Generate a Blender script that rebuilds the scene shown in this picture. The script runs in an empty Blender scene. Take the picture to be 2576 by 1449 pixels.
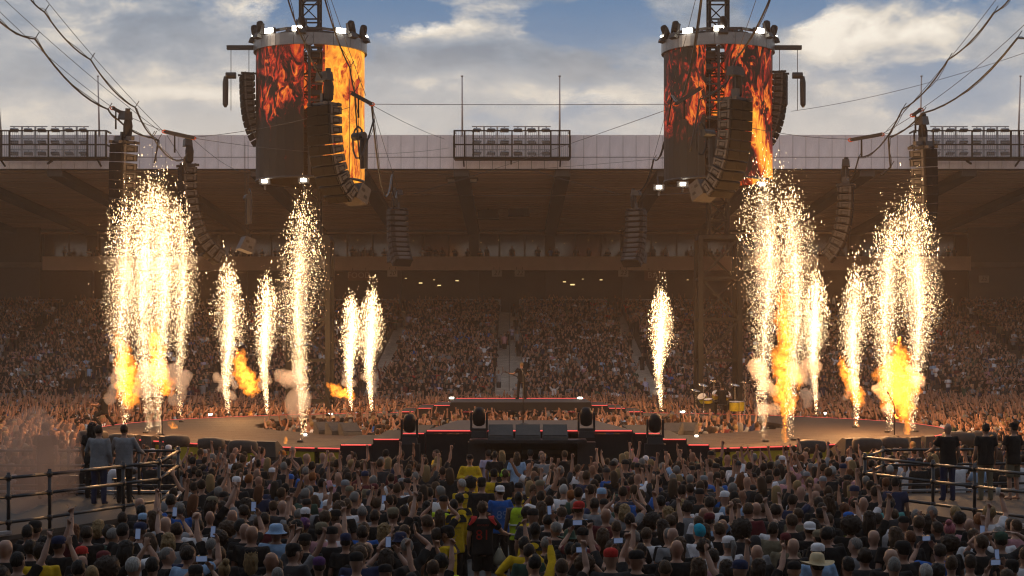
import bpy, bmesh, math, random
import numpy as np
from mathutils import Vector, Matrix, noise
random.seed(7); RNG = np.random.default_rng(7)
SC = bpy.context.scene; COL = SC.collection
R = math.radians
# ------------------------------------------------------------------ camera
# survey of the photograph on a 2576 px wide grid: focal length, horizon row, lens height
F, YH, HC = 4200.0, 890.0, 4.4
def at(x, y, Y): return Vector(((x-1288)*Y/F, Y, HC-(y-YH)*Y/F))
def on(x, y, z=0.0): return at(x, y, (HC-z)*F/(y-YH))
cam = bpy.data.cameras.new('camera'); camo = bpy.data.objects.new('camera', cam); COL.objects.link(camo)
camo.location = (0, 0, HC); camo.rotation_euler = (R(90), 0, 0)
cam.sensor_width = 36; cam.lens = F/2576*36; cam.shift_y = (YH-724.5)/2576
cam.clip_start = 0.5; cam.clip_end = 3000
SC.camera = camo
# ------------------------------------------------------------------ sky
SUN_DIR = Vector((-0.96, -0.26, 0.115)).normalized()
W = bpy.data.worlds.new('World'); SC.world = W; W.use_nodes = True
def build_world():
    nt = W.node_tree; nt.nodes.clear(); N = nt.nodes.new; L = nt.links.new
    out = N('ShaderNodeOutputWorld'); bg = N('ShaderNodeBackground'); L(bg.outputs[0], out.inputs[0])
    sky = N('ShaderNodeTexSky'); sky.sky_type = 'NISHITA'; sky.sun_disc = False
    sky.sun_elevation = R(7); sky.sun_rotation = math.atan2(SUN_DIR.x, SUN_DIR.y)
    sky.air_density = 1.0; sky.dust_density = 1.2; sky.ozone_density = 2.0
    tc = N('ShaderNodeTexCoord'); g = tc.outputs['Generated']
    def math_(op, a, b=None, c=None, clamp=False):
        m = N('ShaderNodeMath'); m.operation = op; m.use_clamp = clamp
        for i, v in enumerate((a, b, c)):
            if v is None: continue
            if isinstance(v, (int, float)): m.inputs[i].default_value = v
            else: L(v, m.inputs[i])
        return m.outputs[0]
    def vm(op, a, b):
        m = N('ShaderNodeVectorMath'); m.operation = op; L(a, m.inputs[0])
        if b is not None:
            if isinstance(b, tuple): m.inputs[1].default_value = b
            else: L(b, m.inputs[1])
        return m
    def nz(vec, sc, det, rough, dist=0.0):
        n = N('ShaderNodeTexNoise'); L(vec, n.inputs['Vector']); n.inputs['Scale'].default_value = sc
        n.inputs['Detail'].default_value = det; n.inputs['Roughness'].default_value = rough; n.inputs['Distortion'].default_value = dist
        return n.outputs['Fac']
    def blob(px, py, rx, rz):
        d = Vector(((px-1288)/F, 1, (YH-py)/F)).normalized()
        s = vm('SUBTRACT', g, tuple(d)); s = vm('MULTIPLY', s.outputs[0], (F/rx, F/rx*.5, F/rz))
        l = N('ShaderNodeVectorMath'); l.operation = 'LENGTH'; L(s.outputs[0], l.inputs[0])
        m = N('ShaderNodeMapRange'); m.interpolation_type = 'SMOOTHSTEP'; L(l.outputs['Value'], m.inputs['Value'])
        m.inputs['From Min'].default_value = 0; m.inputs['From Max'].default_value = 1
        m.inputs['To Min'].default_value = 1; m.inputs['To Max'].default_value = 0
        return m.outputs[0]
    def ramp(fac, pts):
        r = N('ShaderNodeValToRGB'); L(fac, r.inputs[0]); e = r.color_ramp.elements
        while len(e) < len(pts): e.new(.5)
        for k, (p, c) in enumerate(pts): e[k].position = p; e[k].color = (*c, 1) if len(c) == 3 else c
        return r.outputs[0]
    def mix(f, a, b, mode='MIX'):
        m = N('ShaderNodeMix'); m.data_type = 'RGBA'; m.blend_type = mode
        if isinstance(f, (int, float)): m.inputs[0].default_value = f
        else: L(f, m.inputs[0])
        for i, v in ((6, a), (7, b)):
            if isinstance(v, tuple): m.inputs[i].default_value = (*v, 1)
            else: L(v, m.inputs[i])
        return m.outputs[2]
    v1 = vm('MULTIPLY', g, (11, 11, 24)).outputs[0]
    v1 = vm('ADD', v1, (3.1, 0.4, 2.2)).outputs[0]
    n1 = nz(v1, 1.0, 12, .62, .25)                       # coverage
    v2 = vm('ADD', vm('MULTIPLY', g, (16, 16, 32)).outputs[0], (9.3, 5.1, 1.0)).outputs[0]
    n2 = nz(v2, 1.0, 12, .60, .2)                          # cloud brightness
    cov = math_('ADD', n1, 0.085)
    for bx, by, rx, rz, w in ((1500, 55, 330, 95, -.30), (930, 30, 320, 70, -.22), (2450, 200, 260, 80, -.16), (1960, 20, 150, 60, -.25),
                              (1230, 130, 420, 110, .16), (250, 130, 520, 160, .12), (2300, 110, 330, 90, .14), (1300, 285, 300, 60, -.08)):
        cov = math_('MULTIPLY_ADD', blob(bx, by, rx, rz), w, cov)
    mask = math_('MULTIPLY', math_('SUBTRACT', cov, .46), 9.0, clamp=True)
    br = n2
    for bx, by, rx, rz, w in ((1060, 75, 190, 60, .20), (640, 15, 170, 45, .22), (2180, 90, 330, 90, .22), (2080, 40, 150, 50, .15), (1160, 140, 300, 80, -.22), (420, 110, 520, 120, -.12), (1480, 240, 240, 45, .12),
                              (2350, 240, 260, 60, -.08), (520, 240, 420, 30, .20), (1290, 230, 130, 35, .14), (80, 260, 260, 90, .10)):
        br = math_('MULTIPLY_ADD', blob(bx, by, rx, rz), w, br)
    cc = ramp(br, ((.32, (.15, .215, .31)), (.45, (.25, .32, .415)), (.54, (.42, .455, .505)), (.63, (.80, .74, .65)), (.74, (1.08, 1.0, .87))))
    blue = mix(.55, mix(1.0, sky.outputs[0], (.055, .055, .055), 'MULTIPLY'), (.145, .33, .64))
    col = mix(mask, blue, cc)
    # air light near the horizon: pale and warm
    sep = N('ShaderNodeSeparateXYZ'); L(g, sep.inputs[0])
    mr = N('ShaderNodeMapRange'); mr.interpolation_type = 'SMOOTHSTEP'; L(sep.outputs[2], mr.inputs[0])
    mr.inputs[1].default_value = .10; mr.inputs[2].default_value = .225; mr.inputs[3].default_value = .88; mr.inputs[4].default_value = 0
    low = math_('MULTIPLY', mr.outputs[0], math_('MULTIPLY_ADD', n1, 1.5, .15, clamp=True), clamp=True)
    col = mix(low, col, (.80, .73, .645))
    L(col, bg.inputs[0]); bg.inputs[1].default_value = SKY_K
SKY_K = 1.0
build_world()
sun = bpy.data.lights.new('sun', 'SUN'); sun.energy = .5; sun.angle = R(10); sun.color = (1, .72, .48)
suno = bpy.data.objects.new('sun', sun); COL.objects.link(suno)
suno.rotation_euler = (-SUN_DIR).to_track_quat('-Z', 'Y').to_euler()
vs = SC.view_settings; vs.view_transform = 'Standard'; vs.look = 'None'; vs.exposure = 0.0; vs.gamma = 1
SC.render.engine = 'CYCLES'; cy = SC.cycles
cy.use_denoising = True; cy.denoiser = 'OPENIMAGEDENOISE'; cy.use_adaptive_sampling = True; cy.adaptive_threshold = .02
cy.max_bounces = 5; cy.diffuse_bounces = 2; cy.glossy_bounces = 2; cy.transmission_bounces = 2; cy.volume_bounces = 2; cy.transparent_max_bounces = 6
cy.sample_clamp_indirect = 4; cy.sample_clamp_direct = 0; cy.caustics_reflective = False; cy.caustics_refractive = False
cy.filter_width = 1.2; cy.volume_step_rate = 1.0; cy.volume_max_steps = 64
# ------------------------------------------------------------------ helpers
def setp(o, label=None, cat=None, group=None, kind=None):
    if label: o['label'] = label
    if cat: o['category'] = cat
    if group: o['group'] = group
    if kind: o['kind'] = kind
    return o
def link(name, data, parent=None, mat=None, color=None):
    o = bpy.data.objects.new(name, data); COL.objects.link(o)
    if parent is not None: o.parent = parent
    if mat is not None and data is not None and not data.materials:
        for m in (mat if isinstance(mat, (list, tuple)) else [mat]): data.materials.append(m)
    if color is not None: o.color = (*color[:3], 1)
    return o
def empty(name, loc=(0, 0, 0), rz=0, **k):
    o = bpy.data.objects.new(name, None); COL.objects.link(o); o.location = loc; o.rotation_euler = (0, 0, rz)
    o.empty_display_size = .2
    return setp(o, **k)
class MB:
    def __init__(s): s.v = []; s.f = []; s.m = []
    def add(s, vs, fs, m=0):
        b = len(s.v); s.v += [tuple(v) for v in vs]; s.f += [tuple(b+i for i in f) for f in fs]; s.m += [m]*len(fs); return s
    def box(s, c, d, m=0, rot=None, taper=None):
        x, y, z = d[0]/2, d[1]/2, d[2]/2
        P = [Vector((a*x, b*y, e*z)) for e in (-1, 1) for b in (-1, 1) for a in (-1, 1)]
        if taper:
            for p in P:
                if p.z > 0: p.x *= taper[0]; p.y *= taper[1]
        if rot is not None:
            M = rot if isinstance(rot, Matrix) else Matrix.Rotation(rot, 3, 'Z')
            P = [M @ p for p in P]
        c = Vector(c)
        return s.add([p+c for p in P], [(0, 2, 3, 1), (4, 5, 7, 6), (0, 1, 5, 4), (2, 6, 7, 3), (0, 4, 6, 2), (1, 3, 7, 5)], m)
    def bar(s, a, b, w, h=None, m=0):
        a, b = Vector(a), Vector(b); d = b-a
        q = d.to_track_quat('Z', 'X').to_matrix()
        return s.box((a+b)/2, (w, h or w, d.length), m, q)
    def tube(s, pts, r, n=6, m=0, cap=True):
        pts = [Vector(p) for p in pts]; rs = r if isinstance(r, (list, tuple)) else [r]*len(pts)
        V = []; fs = []; K = len(pts); u = None
        for i, p in enumerate(pts):
            t = (pts[min(i+1, K-1)]-pts[max(i-1, 0)]).normalized()
            if u is None: u = t.orthogonal().normalized()
            u = (u-t*u.dot(t)).normalized(); w = t.cross(u)
            for k in range(n):
                a = 2*math.pi*k/n; V.append(p+(u*math.cos(a)+w*math.sin(a))*rs[i])
        for i in range(K-1):
            for k in range(n):
                fs.append((i*n+k, i*n+(k+1) % n, (i+1)*n+(k+1) % n, (i+1)*n+k))
        if cap: fs.append(tuple(range(n-1, -1, -1))); fs.append(tuple((K-1)*n+k for k in range(n)))
        return s.add(V, fs, m)
    def cyl(s, c, r, h, n=12, m=0, axis=(0, 0, 1), r2=None):
        c = Vector(c); a = Vector(axis).normalized()*h/2
        return s.tube([c-a, c+a], [r, r if r2 is None else r2], n, m)
    def lathe(s, c, prof, n=12, m=0):
        V = []; fs = []
        for (r, z) in prof:
            for k in range(n):
                a = 2*math.pi*k/n; V.append((c[0]+r*math.cos(a), c[1]+r*math.sin(a), c[2]+z))
        for i in range(len(prof)-1):
            for k in range(n): fs.append((i*n+k, i*n+(k+1) % n, (i+1)*n+(k+1) % n, (i+1)*n+k))
        fs.append(tuple(range(n-1, -1, -1))); fs.append(tuple((len(prof)-1)*n+k for k in range(n)))
        return s.add(V, fs, m)
    def prism(s, poly, z0, z1, m=0):
        n = len(poly); V = [(p[0], p[1], z0) for p in poly]+[(p[0], p[1], z1) for p in poly]
        fs = [tuple(range(n-1, -1, -1)), tuple(range(n, 2*n))]+[(i, (i+1) % n, n+(i+1) % n, n+i) for i in range(n)]
        return s.add(V, fs, m)
    def mesh(s, name, smooth=False):
        me = bpy.data.meshes.new(name); me.from_pydata(s.v, [], s.f)
        if any(s.m): me.polygons.foreach_set('material_index', s.m)
        if smooth: me.polygons.foreach_set('use_smooth', [True]*len(s.f))
        me.update(); return me
    def build(s, name, mat, parent=None, smooth=False, color=None):
        return link(name, s.mesh(name, smooth), parent, mat, color)
def copy_tree(o, parent=None):
    c = o.copy(); COL.objects.link(c); c.parent = parent
    for ch in o.children: copy_tree(ch, c)
    return c
# ------------------------------------------------------------------ materials
def mat(name, col=(.5, .5, .5), rough=.7, metal=0.0, var=0.0, scale=3.0, bump=0.0, bscale=20.0, emit=None, estr=0.0, objcol=False, attr=None, stretch=None, spec=None):
    m = bpy.data.materials.new(name); m.use_nodes = True; nt = m.node_tree; N = nt.nodes.new; L = nt.links.new
    b = nt.nodes['Principled BSDF']; b.inputs['Base Color'].default_value = (*col, 1)
    b.inputs['Roughness'].default_value = rough; b.inputs['Metallic'].default_value = metal
    if spec is not None: b.inputs['Specular IOR Level'].default_value = spec
    src = None
    if objcol:
        oi = N('ShaderNodeObjectInfo'); src = oi.outputs['Color']
    if attr:
        at_ = N('ShaderNodeAttribute'); at_.attribute_name = attr; src = at_.outputs['Color']
    tc = N('ShaderNodeTexCoord'); vec = tc.outputs['Object']
    if stretch:
        mp = N('ShaderNodeMapping'); mp.inputs['Scale'].default_value = stretch; L(vec, mp.inputs[0]); vec = mp.outputs[0]
    if var > 0:
        n = N('ShaderNodeTexNoise'); L(vec, n.inputs[0]); n.inputs['Scale'].default_value = scale; n.inputs['Detail'].default_value = 6; n.inputs['Roughness'].default_value = .65
        mr = N('ShaderNodeMapRange'); L(n.outputs['Fac'], mr.inputs[0]); mr.inputs[1].default_value = .3; mr.inputs[2].default_value = .7
        mr.inputs[3].default_value = 1-var; mr.inputs[4].default_value = 1+var
        mx = N('ShaderNodeMix'); mx.data_type = 'RGBA'; mx.blend_type = 'MULTIPLY'; mx.inputs[0].default_value = 1
        if src is not None: L(src, mx.inputs[6])
        else: mx.inputs[6].default_value = (*col, 1)
        L(mr.outputs[0], mx.inputs[7]); src = mx.outputs[2]
        rr = N('ShaderNodeMapRange'); L(n.outputs['Fac'], rr.inputs[0]); rr.inputs[3].default_value = max(0, rough-.15); rr.inputs[4].default_value = min(1, rough+.15); L(rr.outputs[0], b.inputs['Roughness'])
    if src is not None: L(src, b.inputs['Base Color'])
    if bump > 0:
        n = N('ShaderNodeTexNoise'); L(vec, n.inputs[0]); n.inputs['Scale'].default_value = bscale; n.inputs['Detail'].default_value = 4
        bp = N('ShaderNodeBump'); bp.inputs['Strength'].default_value = bump; bp.inputs['Distance'].default_value = .02; L(n.outputs['Fac'], bp.inputs['Height']); L(bp.outputs[0], b.inputs['Normal'])
    if emit: b.inputs['Emission Color'].default_value = (*emit, 1); b.inputs['Emission Strength'].default_value = estr
    return m
M = {}
M['ground'] = mat('ground', (.10, .095, .09), .85, var=.35, scale=1.2, bump=.3, bscale=6)
M['concrete'] = mat('concrete', (.13, .115, .10), .9, var=.3, scale=.8)
M['seat'] = mat('seat_row', (.035, .03, .035), .7, var=.3, scale=2)
M['fascia'] = mat('fascia_panel', (.82, .76, .79), .55, var=.16, scale=.9, stretch=(1.6, 1, .35))
M['soffit'] = mat('soffit', (.62, .43, .31), .8, var=.22, scale=.5, stretch=(.15, 1, 1), bump=.4, bscale=9)
M['beam'] = mat('dark_beam', (.045, .038, .035), .6, var=.2)
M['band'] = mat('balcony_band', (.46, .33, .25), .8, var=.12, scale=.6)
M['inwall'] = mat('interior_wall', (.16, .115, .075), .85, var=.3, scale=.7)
M['steel'] = mat('steel', (.018, .017, .016), .6, .0, spec=.15, var=.25, scale=6)
M['black'] = mat('black_paint', (.018, .017, .018), .5, var=.3, scale=8)
M['blackm'] = mat('black_matt', (.012, .011, .012), .9, var=.3, scale=4)
M['galv'] = mat('galvanised', (.33, .33, .35), .5, .5, var=.25, scale=5)
M['pole'] = mat('pole_paint', (.50, .45, .44), .4, .2, var=.1)
M['cabinet'] = mat('cabinet_paint', (.014, .014, .016), .6, var=.35, scale=9, bump=.3, bscale=60, spec=.18)
M['grille'] = mat('speaker_grille', (.013, .011, .009), .8, 0, spec=.1, var=.5, scale=22, bump=.6, bscale=120)
M['rig'] = mat('rigging_plate', (.07, .066, .066), .5, .2, spec=.2, var=.3, scale=12)
M['deck'] = mat('stage_deck', (.050, .033, .021), .7, spec=.22, var=.25, scale=1.1, stretch=(.4, 2.2, 1), bump=.25, bscale=5)
M['deckdark'] = mat('dark_deck', (.045, .041, .042), .65, spec=.25, var=.3, scale=1.3)
M['yellow'] = mat('yellow_fascia', (.42, .34, .015), .6, var=.2, scale=2)
M['red_led'] = mat('red_led', (.2, .01, .01), .4, emit=(1, .10, .09), estr=1.25)
M['wedge'] = mat('monitor_paint', (.055, .048, .042), .6, var=.3, scale=8)
M['lampw'] = mat('lamp_white', (.8, .8, .8), .3, emit=(1, .90, .72), estr=30)
M['lampa'] = mat('lamp_amber', (.8, .5, .2), .3, emit=(1, .50, .15), estr=12)
M['amber'] = mat('amber_reflector', (.55, .30, .05), .35, .5, emit=(1, .5, .08), estr=.35)
M['glow'] = mat('interior_light', (.8, .7, .4), .4, emit=(1, .72, .30), estr=1.5)
M['wire'] = mat('wire_rope', (.05, .05, .055), .5, .4)
M['cable'] = mat('cable_jacket', (.012, .012, .013), .5)
M['orange'] = mat('orange_shackle', (.55, .10, .02), .5)
M['sign'] = mat('sign_board', (.36, .31, .25), .7, var=.1)
M['signdark'] = mat('sign_brown', (.16, .075, .045), .7)
M['ink'] = mat('sign_ink', (.03, .025, .02), .7)
M['inkpale'] = mat('sign_letter', (.34, .23, .16), .7)
M['rail'] = mat('scaffold_tube', (.05, .05, .053), .38, .7, var=.3, scale=7)
M['pdeck'] = mat('platform_deck', (.05, .046, .044), .75, spec=.2, var=.3, scale=1.6, bump=.2)
M['skin'] = mat('skin', rough=.55, objcol=True, var=.10, scale=14)
M['cloth'] = mat('cloth', rough=.92, objcol=True, var=.16, scale=9, bump=.7, bscale=14, spec=.2)
M['hair'] = mat('hair', rough=.6, objcol=True, var=.5, scale=24, stretch=(3, 3, .5), bump=.8, bscale=30, spec=.25)
M['crowd'] = mat('crowd_people', rough=.8, attr='col', var=.18, scale=8, spec=.25)
M['plain'] = mat('painted', rough=.5, objcol=True, var=.15, scale=6)
M['screen'] = mat('phone_screen', (.05, .05, .06), .2, emit=(.45, .6, 1), estr=.16)
M['chrome'] = mat('chrome', (.6, .58, .55), .25, .9)
def glass():
    m = bpy.data.materials.new('window_glass'); m.use_nodes = True; nt = m.node_tree; N = nt.nodes.new; L = nt.links.new
    nt.nodes.remove(nt.nodes['Principled BSDF']); o = nt.nodes['Material Output']
    t = N('ShaderNodeBsdfTransparent'); t.inputs[0].default_value = (.62, .56, .48, 1); g = N('ShaderNodeBsdfGlossy'); g.inputs['Roughness'].default_value = .08; g.inputs[0].default_value = (.8, .8, .8, 1)
    mx = N('ShaderNodeMixShader'); mx.inputs[0].default_value = .07; L(t.outputs[0], mx.inputs[1]); L(g.outputs[0], mx.inputs[2]); L(mx.outputs[0], o.inputs[0]); return m
M['glass'] = glass()
def volume_mat(name, dens=1.0, col=(.8, .7, .6), emit=None, estr=0.0, aniso=0.0):
    m = bpy.data.materials.new(name); m.use_nodes = True; nt = m.node_tree
    nt.nodes.remove(nt.nodes['Principled BSDF']); o = nt.nodes['Material Output']; v = nt.nodes.new('ShaderNodeVolumePrincipled')
    v.inputs['Density'].default_value = dens; v.inputs['Color'].default_value = (*col, 1); v.inputs['Anisotropy'].default_value = aniso
    if emit: v.inputs['Emission Color'].default_value = (*emit, 1); v.inputs['Emission Strength'].default_value = estr
    nt.links.new(v.outputs[0], o.inputs['Volume']); return m
def text_mesh(s, size, shear=0.0, extrude=0.0):
    c = bpy.data.curves.new('lettering', 'FONT'); c.body = s; c.size = size; c.align_x = 'CENTER'; c.align_y = 'CENTER'; c.shear = shear; c.extrude = extrude; c.resolution_u = 2
    o = bpy.data.objects.new('lettering', c); COL.objects.link(o); bpy.context.view_layer.update()
    me = bpy.data.meshes.new_from_object(o.evaluated_get(bpy.context.evaluated_depsgraph_get()))
    bpy.data.objects.remove(o); bpy.data.curves.remove(c); me.name = 'lettering'; me.materials.clear(); return me
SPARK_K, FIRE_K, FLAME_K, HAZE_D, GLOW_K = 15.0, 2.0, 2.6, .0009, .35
# ================================================================== the setting
g = MB().box((0, 60, -.1), (600, 700, .2)).build('ground', M['ground']); setp(g, 'dark floor covering laid over the stadium pitch', 'floor', kind='structure')
ROWS, RY, RD, RZ, RH = 56, 108.0, .93, .30, .143
def row_z(Y): return RZ+max(0, int((Y-RY)/RD))*RH
# ---- terrace of the far stand
def terrace(name, x0, x1, label):
    t = MB()
    for k in range(ROWS):
        z = RZ+k*RH; y = RY+k*RD
        t.box(((x0+x1)/2, y+RD/2+(60*0), z/2-.0), (x1-x0, RD, z))
    return setp(t.build(name, M['concrete']), label, 'stand', kind='structure')
terrace('stand_terrace', -62, 62, 'stepped concrete terrace of the far stand')
AISLES = [(-.2, -.2, 2.0), (-9.6, -9.9, 1.3), (9.6, 9.9, 1.3), (-20.2, -20.8, 1.2), (20.2, 20.8, 1.2), (-29, -30, 1.3), (29, 30, 1.3), (-37, -42, 1.3), (37, 42, 1.3)]
AL = ['wide central stair aisle climbing the far stand', 'stair aisle left of the central aisle in the far stand', 'stair aisle right of the central aisle in the far stand',
      'stair aisle behind the left screen tower in the far stand', 'stair aisle behind the right screen tower in the far stand', 'stair aisle behind the leftmost spark fountains',
      'stair aisle behind the rightmost spark fountains', 'slanting stair aisle at the left edge of the far stand', 'slanting stair aisle at the right edge of the far stand']
M['tread'] = mat('stair_tread', (.78, .72, .64), .85, var=.25, scale=2)
for (xf, xb, w), lab in zip(AISLES, AL):
    r = empty('stair_aisle', (xf, RY, RZ), label=lab, cat='stairs', group='stair aisles of the far stand')
    t = MB()
    for k in range(ROWS):
        for h in (0, 1):
            y = k*RD+h*RD/2; z = k*RH+h*RH/2; x = (xb-xf)*k/ROWS
            t.box((x, y+RD*.25, z+.075), (w, RD*.42, .045))
    setp(t.build('stair_flight', M['tread'], r), kind='stuff')
    if abs(xf) < 1 :
        b = MB(); L_ = ROWS*RD
        for k in range(10, 56, 9): b.bar((0, k*RD, k*RH), (0, k*RD, k*RH+1.1), .05)
        b.bar((0, 10*RD, 10*RH+1.05), (0, 55*RD, 55*RH+1.05), .05); b.build('handrail', M['rail'], r)
# ---- building behind the terrace
bld = empty('grandstand_building', (0, 160, 0), label='two storey grandstand building with glazed boxes above an open concourse', cat='grandstand')
ZB0, ZB1 = 12.4, 13.73
def part(name, m, mb, par=bld, **k):
    o = mb.build(name, m, par); setp(o, **k); return o
zf = RZ+ROWS*RH
part('concourse_floor', M['concrete'], MB().box((0, 6, zf/2-.01), (124, 12, zf-.02)))
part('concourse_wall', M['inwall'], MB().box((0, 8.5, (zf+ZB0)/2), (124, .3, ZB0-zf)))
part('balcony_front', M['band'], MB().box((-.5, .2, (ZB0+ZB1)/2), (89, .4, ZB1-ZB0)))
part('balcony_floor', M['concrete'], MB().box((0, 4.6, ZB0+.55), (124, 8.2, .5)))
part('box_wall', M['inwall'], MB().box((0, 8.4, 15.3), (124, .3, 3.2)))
part('side_wall', M['beam'], MB().box((-53.5, 1.0, 12.6), (16, .5, 8.6))); part('side_wall', M['beam'], MB().box((53, 1.0, 12.6), (18, .5, 8.6)))
part('head_beam', M['band'], MB().box((0, 2.6, 16.15), (124, .35, .16)))
colm = MB().box((0, 0, 0), (1.0, .7, 1)).mesh('column')
BX = [(-3.72+7.44*k) for k in range(-7, 9)]
for x in BX:
    for (z0, z1, y) in ((zf, ZB0, 1.2), (ZB1, 16.6, 3.1)):
        c = link('column', colm, bld, M['beam']); c.location = (x, y, (z0+z1)/2); c.scale = (1, 1, z1-z0)
pane = MB().box((0, 0, 0), (2.30, .03, 2.35)).mesh('window_pane'); mull = MB().box((0, 0, 0), (.10, .1, 2.4)).mesh('mullion')
for x in BX[:-1]:
    for k in range(3):
        p = link('window_pane', pane, bld, M['glass']); p.location = (x+7.44*(k+.5)/3, 3.6, ZB1+1.25)
        if k: q = link('mullion', mull, bld, M['beam']); q.location = (x+7.44*k/3, 3.6, ZB1+1.25)
# doors, kiosk openings and lamps of the concourse
door = MB().box((0, 0, 0), (2.2, .12, 2.2)).mesh('kiosk_opening')
kio = mat('kiosk_interior', (.30, .22, .10), .7, var=.4, scale=2, emit=(1, .62, .25), estr=.28)
for x in (-27, -13.2, -6.6, 4.0, 10.6, 14.4, 27, 33):
    d = link('kiosk_opening', door, bld, kio); d.location = (x, 8.28, zf+1.5)
lampm = MB().box((0, 0, 0), (.34, .15, .09)).mesh('lamp')
lamps = []
for px, py in ((940, 697), (1021, 700), (1058, 712), (1092, 704), (1150, 706), (1190, 715), (1382, 704), (1420, 709), (1466, 702), (1512, 704), (1730, 704), (1765, 706), (700, 704), (560, 706), (1850, 700), (2060, 706), (1105, 718), (1440, 716)):
    p = at(px, py, 165.5); l = link('lamp', lampm, bld, M['glow']); l.location = p-bld.location; lamps.append(l); l.scale = (random.uniform(.5, 1.3),)*3
for px, py in ((1210, 610), (1255, 604), (1340, 606), (1480, 604), (1540, 606), (1590, 604), (1650, 610), (1040, 606), (980, 610), (1760, 606), (900, 604), (1420, 612)):
    p = at(px, py, 167.2); l = link('lamp', lampm, bld, M['glow']); l.location = p-bld.location; l.scale = (.4, .6, .6)
# numbered block signs and kiosk signs under the balcony
def sign(px, py, w, h, s, size, board, ink, lab, shear=.25):
    p = at(px, py, 159.6); r = empty('block_sign', p, label=lab, cat='sign', group='signs under the balcony')
    MB().box((0, 0, 0), (w, .08, h)).build('board', board, r)
    t = link('lettering', text_mesh(s, size, shear), r, ink); t.rotation_euler = (R(90), 0, 0); t.location = (0, -.046, 0)
    MB().bar((-w*.3, .0, h/2), (-w*.3, 0, h/2+.25), .04).bar((w*.3, 0, h/2), (w*.3, 0, h/2+.25), .04).build('hanger', M['beam'], r)
for px, s in ((987, '20'), (1250, '21'), (1307, '22'), (1568, '23'), (2475, '25')):
    sign(px, 687 if px < 2000 else 702, .95, .66, s, .62, M['sign'], M['ink'], {'20': 'pale block sign reading 20 beside the FOOD board', '21': 'pale block sign reading 21, left of the close pair', '22': 'pale block sign reading 22, right of the close pair', '23': 'pale block sign reading 23 beside the BAR board', '25': 'far right block sign reading 25 above the slanting aisle'}[s])
sign(903, 693, 2.0, .95, 'FOOD', .78, M['signdark'], M['inkpale'], 'brown kiosk board reading FOOD under the balcony band', 0)
sign(1649, 693, 2.1, .95, 'BAR', .85, M['signdark'], M['inkpale'], 'brown kiosk board reading BAR under the balcony band', 0)
# ---- roof
RF, RBK, ZF0, ZF1 = 122.0, 163.0, 17.9, 20.4
roof = empty('grandstand_roof', (0, RF, ZF0), label='broad cantilever roof with pale panelled fascia over the far stand', cat='roof')
def rp(name, m, mb): return mb.build(name, m, roof)
rp('soffit', M['soffit'], MB().add([(-64, .3, .02), (64, .3, .02), (64, 41, -1.4), (-64, 41, -1.4), (-64, .3, .35), (64, .3, .35), (64, 41, -1.0), (-64, 41, -1.0)], [(0, 3, 2, 1), (4, 5, 6, 7), (0, 1, 5, 4), (2, 3, 7, 6), (1, 2, 6, 5), (3, 0, 4, 7)]))
rp('roof_sheet', M['galv'], MB().add([(-64, .3, 2.45), (64, .3, 2.45), (64, 45, 1.0), (-64, 45, 1.0), (-64, .3, 2.3), (64, .3, 2.3), (64, 45, -.9), (-64, 45, -.9)], [(0, 1, 2, 3), (4, 7, 6, 5), (0, 4, 5, 1), (2, 6, 7, 3), (1, 5, 6, 2), (3, 7, 4, 0)]))
rp('back_wall', M['beam'], MB().box((0, 46, -9), (128, .4, 22)))
bm = MB().add([(-.55, .25, -.02), (.55, .25, -.02), (.55, 41, -1.45), (-.55, 41, -1.45), (-.55, .25, -.5), (.55, .25, -.5), (.55, 41, -2.0), (-.55, 41, -2.0)], [(0, 1, 2, 3), (4, 7, 6, 5), (0, 4, 5, 1), (2, 6, 7, 3), (1, 5, 6, 2), (3, 7, 4, 0)]).mesh('roof_beam')
for x in BX: b_ = link('roof_beam', bm, roof, M['beam']); b_.location.x = x
seam = MB()
for k in range(1, 28): seam.box((0, 1.45*k, -.012-.0349*1.45*k+.028), (124, .05, .035))
setp(rp('purlin', M['soffit'], seam), kind='stuff')
PW = .955
pu = MB().box((0, 0, 0), (PW-.03, .10, 1.60)).mesh('fascia_panel'); pl = MB().box((0, 0, 0), (PW-.03, .10, .82)).mesh('fascia_panel')
rp('fascia_backing', M['beam'], MB().box((0, .22, 1.22), (128, .12, 2.5)))
for k in range(-44, 45):
    a = link('fascia_panel', pu, roof, M['fascia']); a.location = (k*PW, .1+random.uniform(-.008, .008), 2.5-.80)
    b_ = link('fascia_panel', pl, roof, M['fascia']); b_.location = (k*PW, .1+random.uniform(-.008, .008), .85-.41)
rp('drip_edge', M['steel'], MB().box((0, .04, -.02), (128, .22, .06)))
for px, py, lab in ((1228, 530, 'left'), (1305, 522, 'right')):
    p = at(px, py, 146); s_ = MB().box((0, 0, -.35), (1.9, .9, .8), taper=(.9, .8)).box((0, 0, .1), (.1, .1, .4)).build('ceiling_speaker', M['cabinet']); s_.location = p
    setp(s_, 'dark square loudspeaker under the roof above block signs 21 and 22, %s one' % lab, 'loudspeaker', 'loudspeakers under the roof')
p = at(1163, 444, 127); s_ = MB().box((0, 0, 0), (2.4, 1.2, .55)).box((0, -.2, -.35), (2.2, .9, .2), 1).build('roof_unit', [M['beam'], M['galv']]); s_.location = p
setp(s_, 'grey boxed unit fixed under the roof edge left of centre', 'roof unit')
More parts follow.
